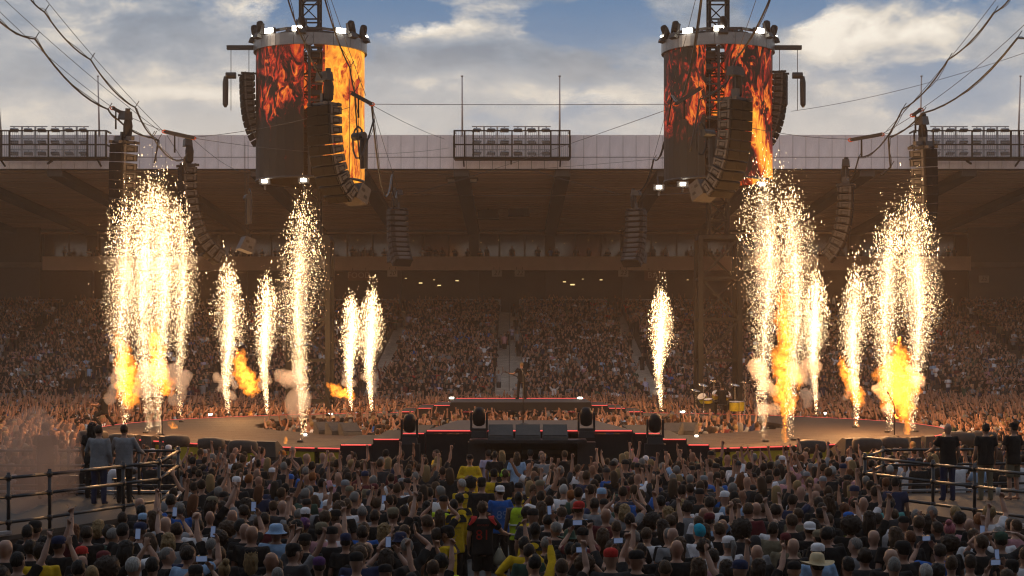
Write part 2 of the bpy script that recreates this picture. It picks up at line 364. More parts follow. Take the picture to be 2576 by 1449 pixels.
# ---- poles on the roof edge
pm = MB().tube([(0, 0, 0), (0, 0, 2.4), (0, 0, 4.35)], [.075, .06, .045], 8).cyl((0, 0, 4.4), .09, .08, 8).mesh('pole', True)
for px, ln, lab in ((3, -1.0, 'pale roof pole at the left edge of the picture'), (250, -.35, 'pale roof pole at the right end of the left light gantry'), (1163, -.05, 'pale roof pole at the left end of the central light gantry'),
                (1408, 0, 'pale roof pole at the right end of the central light gantry'), (2315, .3, 'pale roof pole at the left end of the right light gantry'), (2562, .5, 'pale roof pole at the right edge of the picture')):
    o = link('roof_pole', pm, None, M['pole']); o.location = at(px, 340, 121.6); o.location.z -= .1; o.rotation_euler = (0, R(4)*ln, 0); setp(o, lab, 'pole', 'poles along the roof edge')
# ---- floodlight gantries
hood = MB().box((0, 0, 0), (.62, .42, .13), 0, Matrix.Rotation(R(-28), 3, 'X'), taper=(.8, .7)).box((0, .02, .13), (.08, .06, .2)).mesh('floodlight')
lens = MB().box((0, -.055, -.075), (.50, .05, .09), 0, Matrix.Rotation(R(-28), 3, 'X')).mesh('lens')
def gantry(pc, lab):
    Y = 121.0; c = at(pc, 398, Y); r = empty('light_gantry', c, label=lab, cat='gantry', group='floodlight gantries on the roof edge')
    w = 8.33; H = 1.92
    fr = MB()
    for z in (0, .92, H): fr.bar((-w/2, -.55, z), (w/2, -.55, z), .09, .12)
    for s in (-1, 1):
        for z in (0, .92, H): fr.bar((s*w/2, -.55, z), (s*w/2, .85, z), .09, .12)
        for x in (w/2, w/2-.75): fr.bar((s*x, -.55, 0), (s*x, -.55, H), .12)
    for x in (-2.8, 0, 2.8): fr.bar((x, -.55, 0), (x, -.55, H), .1)
    fr.build('frame', M['steel'], r)
    MB().box((0, .15, -.06), (w, 1.3, .08)).build('walkway', M['steel'], r)
    MB().bar((-.06, .7, -.1), (-.06, -.5, -.45), .12).bar((-w*.42, .7, -.5), (-w*.42, -.5, -.1), .1).bar((w*.42, .7, -.5), (w*.42, -.5, -.1), .1).build('bracket', M['steel'], r)
    ba = MB()
    for i in range(58):
        x = -w/2+.15+i*(w-.3)/57
        if abs(x) < .5: continue
        ba.box((x, -.52, .46), (.025, .025, .9)); ba.box((x, -.52, 1.42), (.025, .025, .95))
    setp(ba.build('baluster', M['galv'], r), kind='stuff')
    xs = [(-89, -53, -19), (15, 50, 86)]
    for grp in xs:
        x0 = (sum(grp)/3)*Y/F
        for x in (x0-.48, x0+.48): MB().bar((x, -.1, 0), (x, -.1, 2.25), .12).build('post', M['galv'], r)
        for z in (2.28, 1.42, .6): MB().bar((x0-1.35, -.1, z), (x0+1.35, -.1, z), .07).build('light_bar', M['galv'], r)
        for z in (2.02, 1.16, .34):
            for gx in grp:
                f = link('floodlight', hood, r, M['galv']); f.location = (gx*Y/F, -.25, z); f.rotation_euler = (R(random.uniform(-6, 6)), 0, R(-gx*.22+random.uniform(-4, 4)))
                link('lens', lens, f, M['amber'] if abs(gx) < 25 else M['galv'])
gantry(1288, 'central floodlight gantry on the far roof edge with amber lamps'); gantry(127, 'left floodlight gantry on the far roof edge, partly cut by the picture edge'); gantry(2440, 'right floodlight gantry on the far roof edge beside the tilted loudspeaker array')
# ---- the rest of the bowl round the camera
def slab(name, m, pts, lab):
    o = MB().add(pts, [(0, 3, 2, 1), (4, 5, 6, 7), (0, 1, 5, 4), (1, 2, 6, 5), (2, 3, 7, 6), (3, 0, 4, 7)]).build(name, m); return setp(o, lab, 'stand', kind='structure')
for s in (-1, 1):
    slab('end_stand_terrace', M['concrete'], [(s*75, -20, 0), (s*125, -20, 0), (s*125, 150, 0), (s*75, 150, 0), (s*75, -20, .4), (s*125, -20, 10), (s*125, 150, 10), (s*75, 150, .4)][::1], 'terrace of the stand closing the %s end of the bowl' % ('left' if s < 0 else 'right'))
    slab('end_stand_roof', M['galv'], [(s*92, -25, 17.9), (s*132, -25, 0), (s*132, 160, 0), (s*92, 160, 17.9), (s*92, -25, 20.4), (s*132, -25, 19), (s*132, 160, 19), (s*92, 160, 20.4)], 'roof of the stand closing the %s end of the bowl' % ('left' if s < 0 else 'right'))
slab('near_stand_terrace', M['concrete'], [(-75, 20, 0), (-75, -34, 0), (75, -34, 0), (75, 20, 0), (-75, 20, .3), (-75, -34, 6.0), (75, -34, 6.0), (75, 20, .3)], 'terrace of the near stand below the camera')
slab('near_stand_roof', M['galv'], [(-90, 7, 17.9), (-90, -36, 0), (90, -36, 0), (90, 7, 17.9), (-90, 7, 20.4), (-90, -38, 19), (90, -38, 19), (90, 7, 20.4)], 'roof of the near stand over the camera')
# ---- fence at the foot of the far stand
def fence(x0, x1, Y, lab):
    r = empty('crowd_fence', ((x0+x1)/2, Y, 0), label=lab, cat='fence', group='fences at the foot of the far stand'); w = x1-x0; f = MB()
    for z in (.25, 1.35): f.bar((-w/2, 0, z), (w/2, 0, z), .07)
    f.build('rail', M['rail'], r); n = int(w/1.2); p = MB()
    for k in range(n+1): p.bar((-w/2+w*k/n, 0, 0), (-w/2+w*k/n, 0, 1.4), .06)
    setp(p.build('post', M['rail'], r), kind='stuff')
fence(-24, -12, 107, 'dark post and rail fence left of the far steps'); fence(10.5, 25, 107, 'dark post and rail fence behind the drum kit')

# glass-topped rails behind the last row
_e = [-48, -42, -30, -20.8, -9.9, -.2, 9.9, 20.8, 30, 42, 48]
for i_, (a_, b_) in enumerate(zip(_e[:-1], _e[1:])):
    f = MB().bar((a_+.9, 0, 1.25), (b_-.9, 0, 1.25), .07)
    for k in range(5): f.bar((a_+.9+(b_-a_-1.8)*k/4, 0, 0), (a_+.9+(b_-a_-1.8)*k/4, 0, 1.25), .06)
    o = f.build('back_rail', M['galv'], bld); o.location = (0, -.6, zf)
# ================================================================== screen towers
def fire_screen(name, bright_side, seed, zoff):
    m = bpy.data.materials.new(name); m.use_nodes = True; nt = m.node_tree; N = nt.nodes.new; L = nt.links.new
    b = nt.nodes['Principled BSDF']; b.inputs['Base Color'].default_value = (.020, .018, .016, 1); b.inputs['Roughness'].default_value = .6; b.inputs['Specular IOR Level'].default_value = .25
    tc = N('ShaderNodeTexCoord'); mp = N('ShaderNodeMapping'); mp.inputs['Scale'].default_value = (.95, .95, .50); mp.inputs['Location'].default_value = (seed, seed*.7, zoff); L(tc.outputs['Object'], mp.inputs[0])
    w = N('ShaderNodeTexNoise'); L(mp.outputs[0], w.inputs[0]); w.inputs['Scale'].default_value = 1.3; w.inputs['Detail'].default_value = 3; w.inputs['Distortion'].default_value = 1.6
    ad = N('ShaderNodeMix'); ad.data_type = 'RGBA'; ad.blend_type = 'ADD'; ad.inputs[0].default_value = 1.6; ad.clamp_factor = False; L(mp.outputs[0], ad.inputs[6]); L(w.outputs['Color'], ad.inputs[7])
    n = N('ShaderNodeTexNoise'); L(ad.outputs[2], n.inputs[0]); n.inputs['Scale'].default_value = 1.5; n.inputs['Detail'].default_value = 4; n.inputs['Roughness'].default_value = .5; n.inputs['Distortion'].default_value = 1.0
    sp = N('ShaderNodeSeparateXYZ'); L(tc.outputs['Object'], sp.inputs[0])
    def mth(op, a, b_=None, c=None, cl=False):
        q = N('ShaderNodeMath'); q.operation = op; q.use_clamp = cl
        for i, v in enumerate((a, b_, c)):
            if v is None: continue
            if isinstance(v, (int, float)): q.inputs[i].default_value = v
            else: L(v, q.inputs[i])
        return q.outputs[0]
    def mr(v, a0, a1, b0, b1):
        q = N('ShaderNodeMapRange'); q.interpolation_type = 'SMOOTHSTEP'; L(v, q.inputs[0])
        for i, x in enumerate((a0, a1, b0, b1)): q.inputs[i+1].default_value = x
        return q.outputs[0]
    x, z = sp.outputs[0], sp.outputs[2]
    if bright_side > 0:      # left tower: bright sheet of flame right of the slot, dying red flame left of it
        k = mth('ADD', mr(x, 1.0, 1.02, -.045, .17), mth('MULTIPLY', mr(z, 1.2, 4.6, -.30, .0), mr(x, .4, .5, 1, 0)))
        k = mth('ADD', k, mr(x, -2.6, -2.0, -.14, .0))
    else:                    # right tower: red, with a lick of bright flame low on the right
        k = mth('ADD', mth('MULTIPLY', mr(z, 1.0, 3.4, -.22, .0), mr(x, 1.6, .4, 0, 1)), mth('MULTIPLY', mr(mth('ABSOLUTE', mth('SUBTRACT', mth('ADD', x, mth('MULTIPLY', z, .35)), 2.45)), .1, .75, .26, 0), mr(z, 2.9, 3.6, 1, 0)))
        k = mth('ADD', k, mr(x, -2.0, -1.2, -.14, -.055))
    f = mth('ADD', n.outputs['Fac'], k)
    r = N('ShaderNodeValToRGB'); L(f, r.inputs[0]); e = r.color_ramp.elements
    for i, (p, c) in enumerate(((.37, (0, 0, 0)), (.45, (.10, .005, .003)), (.53, (.50, .02, .006)), (.61, (.80, .032, .006)), (.70, (1, .10, .007)), (.82, (1, .42, .035)))):
        if i > 1: e.new(.5)
        e[i].position = p; e[i].color = (*c, 1)
    L(r.outputs[0], b.inputs['Emission Color']); b.inputs['Emission Strength'].default_value = 1.5
    m.cycles.emission_sampling = 'NONE'
    return m
M['band_metal'] = mat('rim_metal', (.16, .165, .175), .32, .55, var=.15, scale=2)
def moving_head_mesh():
    body = MB().lathe((0, 0, -.26), [(.10, 0), (.165, .05), (.18, .22), (.17, .40), (.13, .50), (.05, .53)], 12).mesh('lamp_head', True)
    yoke = MB().box((-.22, 0, -.12), (.06, .13, .46)).box((.22, 0, -.12), (.06, .13, .46)).box((0, 0, -.37), (.5, .2, .08)).mesh('yoke')
    base = MB().box((0, 0, -.50), (.46, .36, .18), taper=(.9, .85)).mesh('fixture_base')
    return body, yoke, base
MH = moving_head_mesh()
def moving_head(loc, rz, tilt, lab, sc=1.0, group=None, parent=None, rx=0):
    if parent is None: r = empty('moving_light', loc, rz, label=lab, cat='stage light', group=group)
    else: r = None
    if parent is not None:
        r = link('moving_light', MH[2], parent, M['black']); r.location = loc; r.rotation_euler = (rx, 0, rz)
        y = link('yoke', MH[1], r, M['black']); h = link('lamp_head', MH[0], r, M['cabinet'])
    else:
        b = link('fixture_base', MH[2], r, M['black']); y = link('yoke', MH[1], r, M['black']); h = link('lamp_head', MH[0], r, M['cabinet'])
    h.rotation_euler = (tilt, 0, 0); r.scale = (sc,)*3
    return r
TY, TS = 84.0, F/84.0
def tower(pc, xb, side, smat, lab, slot, base_lab):
    X = (pc-1288)/TS; zb, zt = 13.1, 19.5; Rr = 2.72
    r = empty('screen_tower', (X, TY, 0), label=lab, cat='tower')
    # mast
    def lattice(w, z0, z1, step, cw, bw):
        ch = MB().box((0, 0, (z1-z0)/2), (cw, cw, z1-z0)).mesh('chord')
        for sx in (-1, 1):
            for sy in (-1, 1): c = link('chord', ch, r, M['steel']); c.location = (sx*w/2, sy*w/2, z0)
        n = max(1, round((z1-z0)/step)); st = (z1-z0)/n
        hx = MB().bar((-w/2, 0, 0), (w/2, 0, 0), bw).mesh('brace'); dg = MB().bar((-w/2, 0, 0), (w/2, 0, st), bw*.8).mesh('brace')
        for k in range(n+1):
            for q in range(4):
                o = link('brace', hx, r, M['steel']); o.rotation_euler = (0, 0, q*math.pi/2); o.location = (Matrix.Rotation(q*math.pi/2, 3, 'Z') @ Vector((0, -w/2, z0+k*st)))
                if k < n:
                    o = link('brace', dg, r, M['steel']); o.rotation_euler = (0, 0, q*math.pi/2+(math.pi if k % 2 else 0)); o.location = (Matrix.Rotation(q*math.pi/2, 3, 'Z') @ Vector((0, -w/2, z0+k*st)))
    lattice(1.95, 0, 10.2, 2.2, .24, .14)
    lattice(.92, 10.2, 24.8, .92, .13, .07)
    MB().box((0, 0, 10.2), (2.1, 2.1, .18)).build('collar', M['steel'], r)
    # LED panels: vertical strips round the cylinder, with an open slot in front of the mast
    NP = 36
    for k in range(NP):
        a0, a1 = 2*math.pi*k/NP, 2*math.pi*(k+1)/NP; am = (a0+a1)/2
        if math.sin(am) < 0 and slot[0] < Rr*math.cos(am) < slot[1]: continue
        m_ = MB(); q = []
        for rr in (Rr, Rr-.14):
            for a in (a0+.0015, a1-.0015):
                q += [(rr*math.cos(a), rr*math.sin(a), 0), (rr*math.cos(a), rr*math.sin(a), zt-zb)]
        m_.add(q, [(0, 2, 3, 1), (4, 5, 7, 6), (0, 1, 5, 4), (2, 6, 7, 3), (1, 3, 7, 5), (0, 4, 6, 2)])
        p = m_.build('screen_panel', [smat], r); p.location.z = zb
    # inside of slot: dark gear
    gear = MB()
    for k in range(11): gear.box((sum(slot)/2+random.uniform(-.2, .2), -1.9, zb+.4+k*.62), (.55, .4, random.uniform(.15, .45)))
    gear.bar((slot[0]+.06, -2.4, zb), (slot[0]+.06, -2.4, zt), .12).bar((slot[1]-.06, -2.4, zb), (slot[1]-.06, -2.4, zt), .12)
    for k in range(9): gear.bar((slot[0], -2.35, zb+.5+k*.8), (slot[1], -2.35, zb+.5+k*.8), .08)
    gear.build('ladder_gear', M['black'], r)
    # rim
    NR = 18
    for k in range(NR):
        a0, a1 = 2*math.pi*k/NR, 2*math.pi*(k+1)/NR; q = []
        for rr in (Rr+.12, Rr-.1):
            for j in range(5):
                a = a0+.004+(a1-a0-.008)*j/4; q += [(rr*math.cos(a), rr*math.sin(a), zt-.02), (rr*math.cos(a), rr*math.sin(a), zt+.55)]
        fs = []
        for j in range(4):
            fs += [(2*j, 2*j+2, 2*j+3, 2*j+1), (10+2*j, 10+2*j+1, 10+2*j+3, 10+2*j+2), (2*j, 10+2*j, 10+2*j+2, 2*j+2), (2*j+1, 2*j+3, 10+2*j+3, 10+2*j+1)]
        fs += [(0, 1, 11, 10), (8, 18, 19, 9)]
        MB().add(q, fs).build('rim_panel', M['band_metal'], r)
    top = MB()
    for k in range(10):
        a = math.pi*k/5; top.bar((0, 0, zt+.72), (Rr*math.cos(a), Rr*math.sin(a), zt+.62), .14)
        b_ = a+math.pi/5; top.bar((Rr*.98*math.cos(a), Rr*.98*math.sin(a), zt+.78), (Rr*.98*math.cos(b_), Rr*.98*math.sin(b_), zt+.78), .12)
        top.bar((Rr*.6*math.cos(a), Rr*.6*math.sin(a), zt+.85), (Rr*.6*math.cos(b_), Rr*.6*math.sin(b_), zt+.85), .1)
    for k in range(14):
        a = random.uniform(0, 6.28); q = random.uniform(.4, 1.6); top.box((q*math.cos(a), q*math.sin(a), zt+.9), (random.uniform(.15, .8), random.uniform(.15, .4), random.uniform(.1, .4)), rot=random.uniform(0, 3))
    top.build('top_frame', M['black'], r)
    MB().tube([(Rr*.99*math.cos(t*math.pi/18), Rr*.99*math.sin(t*math.pi/18), zb-.06) for t in range(37)], .07, 6).build('bottom_hoop', M['black'], r)
    # fixtures on the rim
    for a, lean in ((-168, .6), (-145, .5), (-92, .3), (-38, .5), (-12, .6), (60, .3), (120, .3)):
        aa = R(a); c = Vector(((Rr+.05)*math.cos(aa), (Rr+.05)*math.sin(aa), zt+1.05))
        moving_head(c, aa+math.pi/2, R(random.uniform(15, 40)), None, 1.05, parent=r, rx=R(-12))
    lm = MB().box((0, 0, 0), (.46, .12, .22)).mesh('lamp'); lh = MB().box((0, .14, 0), (.56, .16, .30)).box((0, .2, -.2), (.1, .1, .4)).mesh('lamp_housing')
    for a in (-172, -128, -96, -52, -8):
        aa = R(a); h = link('lamp_housing', lh, r, M['black']); h.location = ((Rr+.16)*math.cos(aa), (Rr+.16)*math.sin(aa), zt+.72); h.rotation_euler = (0, 0, aa+math.pi/2)
        link('lamp', lm, h, M['lampa'] if a in (-172, -8) and random.random() < .5 else M['lampw']).scale = (.4, 1, 1) if a in (-172, -8) else (1, 1, 1)
    for px, py in (((665, 456), (763, 453)) if side < 0 else ((1658, 471), (1718, 463), (1917, 463))):
        q = at(px, py, TY-1.9); h = link('lamp_housing', lh, r, M['black']); h.location = q-r.location; link('lamp', lm, h, M['lampw']).scale = (.55, 1, .6)
        MB().bar((q.x-X, q.y-TY+.2, q.z), (q.x-X, q.y-TY+.9, zb+.1), .07).build('lamp_arm', M['black'], r)
    # outrigger beam that carries the outer array
    s = side; MB().bar((s*2.2, -.3, zt+.25), (s*4.15, -.3, zt+.25), .2, .26).build('outrigger', M['black'], r)
    for k, dx in enumerate((3.95, 3.05)):
        MB().tube([(s*dx, -.3, zt+.2), (s*dx, -.3, zt-2.9)], .018, 5).build('hoist_chain', M['wire'], r)
        hm = MB().cyl((s*dx, -.3, zt-1.15-.05*k), .17, .5, 10, axis=(1, 0, 0)).tube([(s*(dx+.25), -.3, zt-1.2), (s*(dx+.27), -.3, zt-1.5), (s*(dx+.28), -.3, zt-2.6), (s*(dx+.28), -.3, zt-2.75)], [.11, .15, .14, .05], 8).build('chain_hoist', M['black'], r)
    return r
scrL = fire_screen('screen_fire_left', 1, 3.3, .4); scrR = fire_screen('screen_fire_right', -1, 8.2, 1.9)
tower(781, 645, -1, scrL, 'left screen tower with bright orange flames beside its dark slot', (.18, 1.1), '')
tower(1806, 1672, 1, scrR, 'right screen tower showing dark red flames on its cylinder screen', (-1.12, -.2), '')
# ================================================================== loudspeaker arrays
CAB_W, CAB_H, CAB_D = 1.16, .345, .62
cabm = MB().add([(-CAB_W/2, -.31, -CAB_H/2), (CAB_W/2, -.31, -CAB_H/2), (CAB_W/2, .31, -CAB_H/2+.05), (-CAB_W/2, .31, -CAB_H/2+.05), (-CAB_W/2, -.31, CAB_H/2-.012), (CAB_W/2, -.31, CAB_H/2-.012), (CAB_W/2, .31, CAB_H/2-.05), (-CAB_W/2, .31, CAB_H/2-.05)],
                [(0, 3, 2, 1), (4, 5, 6, 7), (0, 1, 5, 4), (1, 2, 6, 5), (2, 3, 7, 6), (3, 0, 4, 7)]).mesh('cabinet')
grm = MB().box((-.27, -.325, 0), (.54, .03, CAB_H-.05)).box((.27, -.325, 0), (.52, .03, CAB_H-.05)).mesh('grille')
rgm = MB()
for s in (-1, 1):
    rgm.box((s*(CAB_W/2+.018), -.22, 0), (.036, .09, CAB_H*.9)).box((s*(CAB_W/2+.018), .2, 0), (.036, .09, CAB_H*.7)).box((s*(CAB_W/2+.03), -.02, -.02), (.05, .26, .12)).box((s*(CAB_W/2+.02), 0, .1), (.03, .36, .05))
rgm.box((0, .33, 0), (.7, .05, .2)).box((-.35, .33, .02), (.12, .08, .12))
rgm = rgm.mesh('rigging')
M['rigdark'] = mat('rigging_dark', (.028, .03, .036), .5, .2, spec=.25, var=.4, scale=10)
def array(px, py, Y, yaw, n, curve, lab, fill=None, hoist=True, dark=False, lean=0, barw=0, sc=1.0):
    p = at(px, py, Y); r = empty('loudspeaker_array', p, yaw, label=lab, cat='loudspeaker array', group='hanging loudspeaker arrays'); r.scale = (sc,)*3
    r.rotation_euler = (0, lean, yaw)
    fb = MB().box((-.42, 0, .06), (.07, .85, .11)).box((.42, 0, .06), (.07, .85, .11)).box((0, -.2, .08), (1.0, .07, .09)).box((0, .25, .08), (1.0, .07, .09))
    if barw: fb.box((0, 0, .22), (barw, .14, .16))
    fb.build('fly_frame', M['rig'] if not dark else M['rigdark'], r)
    pos = Vector((0, 0, -CAB_H*.5)); ang = 0.0
    for k in range(n):
        c = link('cabinet', cabm, r, M['cabinet']); c.location = pos; c.rotation_euler = (ang, 0, 0)
        link('grille', grm, c, M['grille']); link('rigging', rgm, c, M['rigdark'] if dark else M['rig'])
        nang = ang+curve*(.25+1.9*(k/max(1, n-1))**1.5)
        pos = pos+Vector((0, math.sin(ang), -math.cos(ang)))*CAB_H/2+Vector((0, math.sin(nang), -math.cos(nang)))*CAB_H/2; ang = nang
    if hoist:
        MB().box((0, 0, .28), (.12, .3, .35)).tube([(0, 0, .3), (0, 0, .95)], .03, 5).build('hoist_chain', M['wire'], r)
        MB().box((0, 0, 1.08), (.62, .34, .32), taper=(.85, .85)).cyl((.2, 0, 1.25), .1, .2, 8).build('chain_hoist', M['black'], r)
        MB().tube([(.16, .05, .98), (.17, .05, .7), (.16, .05, .25), (.16, .05, .12)], [.13, .19, .17, .05], 8).build('chain_bag', M['blackm'], r)
    if fill:
        fx, fy, fz, ft = fill
        f = MB().box((0, 0, 0), (.95, .62, .62), taper=(1, .8)).box((.482, -.1, .1), (.01, .16, .1), 1).box((.482, .1, -.1), (.01, .16, .1), 1).box((-.482, -.1, .1), (.01, .16, .1), 1).box((-.482, .1, -.1), (.01, .16, .1), 1).build('fill_speaker', [M['rig'], M['blackm']], r)
        f.location = (fx, fy, fz); f.rotation_euler = (ft, 0, 0)
        MB().tube([(fx-.3, fy, fz), (fx-.3, fy, 1.2)], .012, 4).tube([(fx+.3, fy, fz), (fx+.3, fy, 1.2)], .012, 4).build('hanging_wire', M['wire'], r)
        MB().tube([(fx, fy+.1, fz+1.5+.35*math.cos(t*.7)) if False else (fx+.28*math.sin(t*.7), fy+.15, fz+1.9+.6*math.cos(t*.7)) for t in range(28)], .035, 5).build('cable_coil', M['cable'], r)
        MB().cyl((fx+.2, fy, fz+2.1), .15, .55, 10, axis=(1, 0, 0)).tube([(fx+.45, fy, fz+2.0), (fx+.45, fy, fz+.9)], [.16, .14], 8).build('chain_hoist', M['black'], r)
    return r
array(816, 268, 60, R(-40), 10, R(6.0), 'big black loudspeaker array hanging in front of the left screen tower', fill=(.1, 1.45, -3.05, R(-25)))
array(1850, 255, 60, R(40), 10, R(6.0), 'big loudspeaker array with sunlit side in front of the right screen tower', fill=(-.1, 1.45, -3.1, R(-25)))
array(312, 362, 64, R(-52), 9, R(1.5), 'tilted loudspeaker array above the leftmost spark fountain', lean=R(6), barw=1.5)
array(472, 420, 74, R(-68), 13, R(5.2), 'curved loudspeaker array between the two left groups of sparks', fill=(.2, 2.6, -3.4, R(-20)), dark=True)
array(2322, 375, 64, R(52), 9, R(1.5), 'tilted loudspeaker array below the right light gantry', lean=R(-6), barw=1.5)
array(2128, 470, 76, R(75), 10, R(5.5), 'curved loudspeaker array between the two right groups of sparks', dark=True)
array(1000, 528, 102, R(-150), 10, R(4.5), 'distant loudspeaker array hanging over the crowd left of the centre', fill=(-.5, -1.3, -2.8, R(10)), dark=True)
array(1600, 530, 102, R(150), 10, R(4.5), 'distant loudspeaker array hanging over the crowd right of the centre', fill=(.5, -1.3, -2.8, R(10)), dark=True)
array(622, 190, 83.6, R(-70), 11, R(3.6), 'loudspeaker array hung from the outrigger of the left screen tower', hoist=False, dark=True, sc=.92)
array(1962, 186, 83.6, R(70), 11, R(3.6), 'loudspeaker array hung from the outrigger of the right screen tower', hoist=False, dark=True, sc=.92)
# ================================================================== wires and cable looms
def sag(a, b, s, n=14):
    return [a.lerp(b, t/n)+Vector((0, 0, -s*4*(t/n)*(1-t/n))) for t in range(n+1)]
def wire(a, b, lab, r=.011, s=.15):
    o = MB().tube(sag(a, b, s), r, 5).build('steel_wire', M['wire'], None, True); setp(o, lab, 'wire', 'steel wires strung over the stage'); return o
def loom(pts, lab, r=.05):
    # a cable that sags between its hangers
    P = []
    for a, b in zip(pts[:-1], pts[1:]):
        d = (b-a).length; P += sag(a, b, d*.07, 8)[:-1]
    P.append(pts[-1]); e = empty('cable_loom', P[-1], label=lab, cat='cable', group='cable looms hung from the wires')
    q = [p-P[-1] for p in P]
    MB().tube(q, r, 6).build('cable', M['cable'], e, True)
    MB().tube([p+Vector((.04+.03*math.sin(i*1.1), 0, .05*math.cos(i*.9))) for i, p in enumerate(q)], r*.4, 5).build('cable', M['cable'], e, True)
    for p in pts[1:-1]: MB().tube([p-P[-1], p-P[-1]+Vector((.15, 0, .24))], .016, 5).build('hanger', M['wire'], e)
def spreader(a, b, lab):
    m_ = (a+b)/2; e = empty('spreader_beam', m_, label=lab, cat='beam', group='spreader beams between the wires')
    MB().bar(a-m_, b-m_, .13, .17).build('beam', M['black'], e)
    for p in (a, b): MB().tube([p-m_+Vector((.10*math.cos(t), 0, .06*math.sin(t))) for t in [k*.8 for k in range(9)]], .025, 5).build('shackle', M['orange'], e)
    MB().tube([a.lerp(b, .35)-m_, a.lerp(b, .35)-m_+Vector((0, 0, -.75))], [.03, .04], 6).build('hook', M['steel'], e)
P_ = at
wire(P_(-20, -30, 58), P_(402, 330, 66), 'thin wire from the upper left corner down to the left spreader beam')
wire(P_(-10, 20, 56), P_(285, 272, 64), 'thin wire above the lower left cable loom')
wire(P_(100, -20, 57), P_(408, 328, 66), 'thin wire above the upper left cable loom')
loom([P_(-10, 45, 56), P_(88, 98, 58), P_(272, 275, 63), P_(296, 300, 64), P_(380, 345, 66), P_(398, 352, 66), P_(388, 410, 66)], 'lower thick cable loom sagging down from the upper left corner', .034)
loom([P_(70, -10, 57), P_(112, 30, 57.5), P_(228, 150, 60), P_(340, 270, 63), P_(385, 345, 65), P_(462, 400, 70), P_(478, 425, 75)], 'upper cable loom sagging down to the curved left array', .030)
spreader(P_(414, 331, 66), P_(486, 347, 67), 'black spreader beam above the left group of sparks')
spreader(P_(284, 272, 64), P_(305, 283, 64), 'short spreader beam above the tilted left array')
wire(P_(305, 284, 64), P_(408, 328, 66), 'short wire between the two left spreader beams', s=.02)
wire(P_(490, 345, 67), P_(880, 270, 60), 'wire rising from the left spreader beam to the left centre array')
wire(P_(490, 348, 67), P_(1130, 372, 110), 'wire running from the left spreader beam behind the left screen tower', s=.5)
wire(P_(486, 350, 67), P_(600, 430, 100), 'wire dropping from the left spreader beam to the stand roof')
wire(P_(420, 340, 66), P_(470, 418, 75), 'short wire from the left spreader beam to the curved left array', s=.02)
spreader(P_(884, 234, 60), P_(935, 262, 60), 'spreader beam between the left centre array and the bright screen')
spreader(P_(1700, 262, 60), P_(1762, 222, 60), 'spreader beam in front of the dark slot of the right tower')
wire(P_(935, 262, 60), P_(1700, 262, 60), 'level wire strung between the two screen towers', s=.02)
wire(P_(935, 264, 60), P_(1120, 350, 98), 'wire falling from the left centre array toward the light gantry', s=.1)
wire(P_(1040, 488, 102), P_(1700, 268, 60), 'long pale wire rising from the left distant array to the right tower', s=.1)
wire(P_(1060, 490, 102), P_(1560, 490, 102), 'level wire strung between the two distant arrays', s=.05)
wire(P_(1330, 425, 110), P_(1555, 487, 102), 'wire dropping from the roof edge to the right distant array', s=.05)
wire(P_(600, 425, 110), P_(985, 485, 102), 'wire dropping from the roof edge to the left distant array', s=.2)
wire(P_(1762, 290, 60), P_(2140, 350, 66), 'wire running from the right centre array to the right spreader beam', s=.2)
wire(P_(1990, 280, 84), P_(2600, 125, 70), 'long wire rising from the right tower to the right edge', s=.3)
wire(P_(1610, 490, 102), P_(1880, 470, 84), 'wire from the right distant array toward the right tower', s=.1)
wire(P_(2150, 352, 66), P_(2235, 335, 66), 'short level wire beside the right spreader beam', s=.01)
spreader(P_(2140, 352, 66), P_(2218, 338, 66), 'black spreader beam above the right group of sparks')
spreader(P_(2296, 290, 64), P_(2316, 276, 64), 'short spreader beam above the tilted right array')
wire(P_(2218, 337, 66), P_(2296, 291, 64), 'short wire between the two right spreader beams', s=.02)
wire(P_(2316, 275, 64), P_(2600, 40, 57), 'thin wire above the lower right cable loom')
wire(P_(2225, 335, 66), P_(2520, -20, 58), 'thin wire above the upper right cable loom')
loom([P_(2600, 85, 56), P_(2560, 95, 57), P_(2320, 285, 63), P_(2235, 345, 65), P_(2240, 420, 66), P_(2215, 440, 66)], 'lower thick cable loom sagging down from the right edge', .034)
loom([P_(2545, -10, 57), P_(2500, 32, 58), P_(2385, 150, 60), P_(2270, 275, 63), P_(2160, 395, 70), P_(2130, 450, 75)], 'upper cable loom sagging down to the curved right array', .030)
loom([P_(722, -10, 58), P_(765, 105, 59), P_(815, 205, 60), P_(836, 235, 60)], 'cable loom crossing the left tower to its front array', .030)
loom([P_(815, -10, 58), P_(880, 170, 60), P_(892, 232, 60), P_(905, 400, 60), P_(940, 300, 61)], 'cable loom hanging over the bright screen of the left tower', .03)
loom([P_(935, 266, 60), P_(985, 440, 90), P_(998, 480, 102)], 'cable loom dropping from the left centre spreader to the distant array', .035)
loom([P_(1940, -10, 58), P_(1850, 150, 60), P_(1830, 205, 60), P_(1760, 250, 60), P_(1735, 380, 60)], 'cable loom crossing the right tower to its front array', .034)
wire(P_(1905, -10, 58), P_(1835, 190, 60), 'thin wire beside the cable loom of the right tower', s=.03)
loom([P_(1765, -10, 58), P_(1690, 240, 80), P_(1645, 400, 95), P_(1605, 480, 102)], 'cable loom running from the top of the right tower to the distant array', .04)
wire(P_(1752, -10, 58), P_(1640, 410, 95), 'thin wire left of the right screen tower', s=.1)
wire(P_(830, -10, 58), P_(920, 240, 60), 'thin wire over the right side of the left tower', s=.05)
wire(P_(940, 280, 61), P_(1000, 470, 102), 'thin wire from the left tower to the distant array', s=.05)
wire(P_(1100, 440, 120), P_(1700, 395, 120), 'fine wire along the pale roof fascia', s=.1)
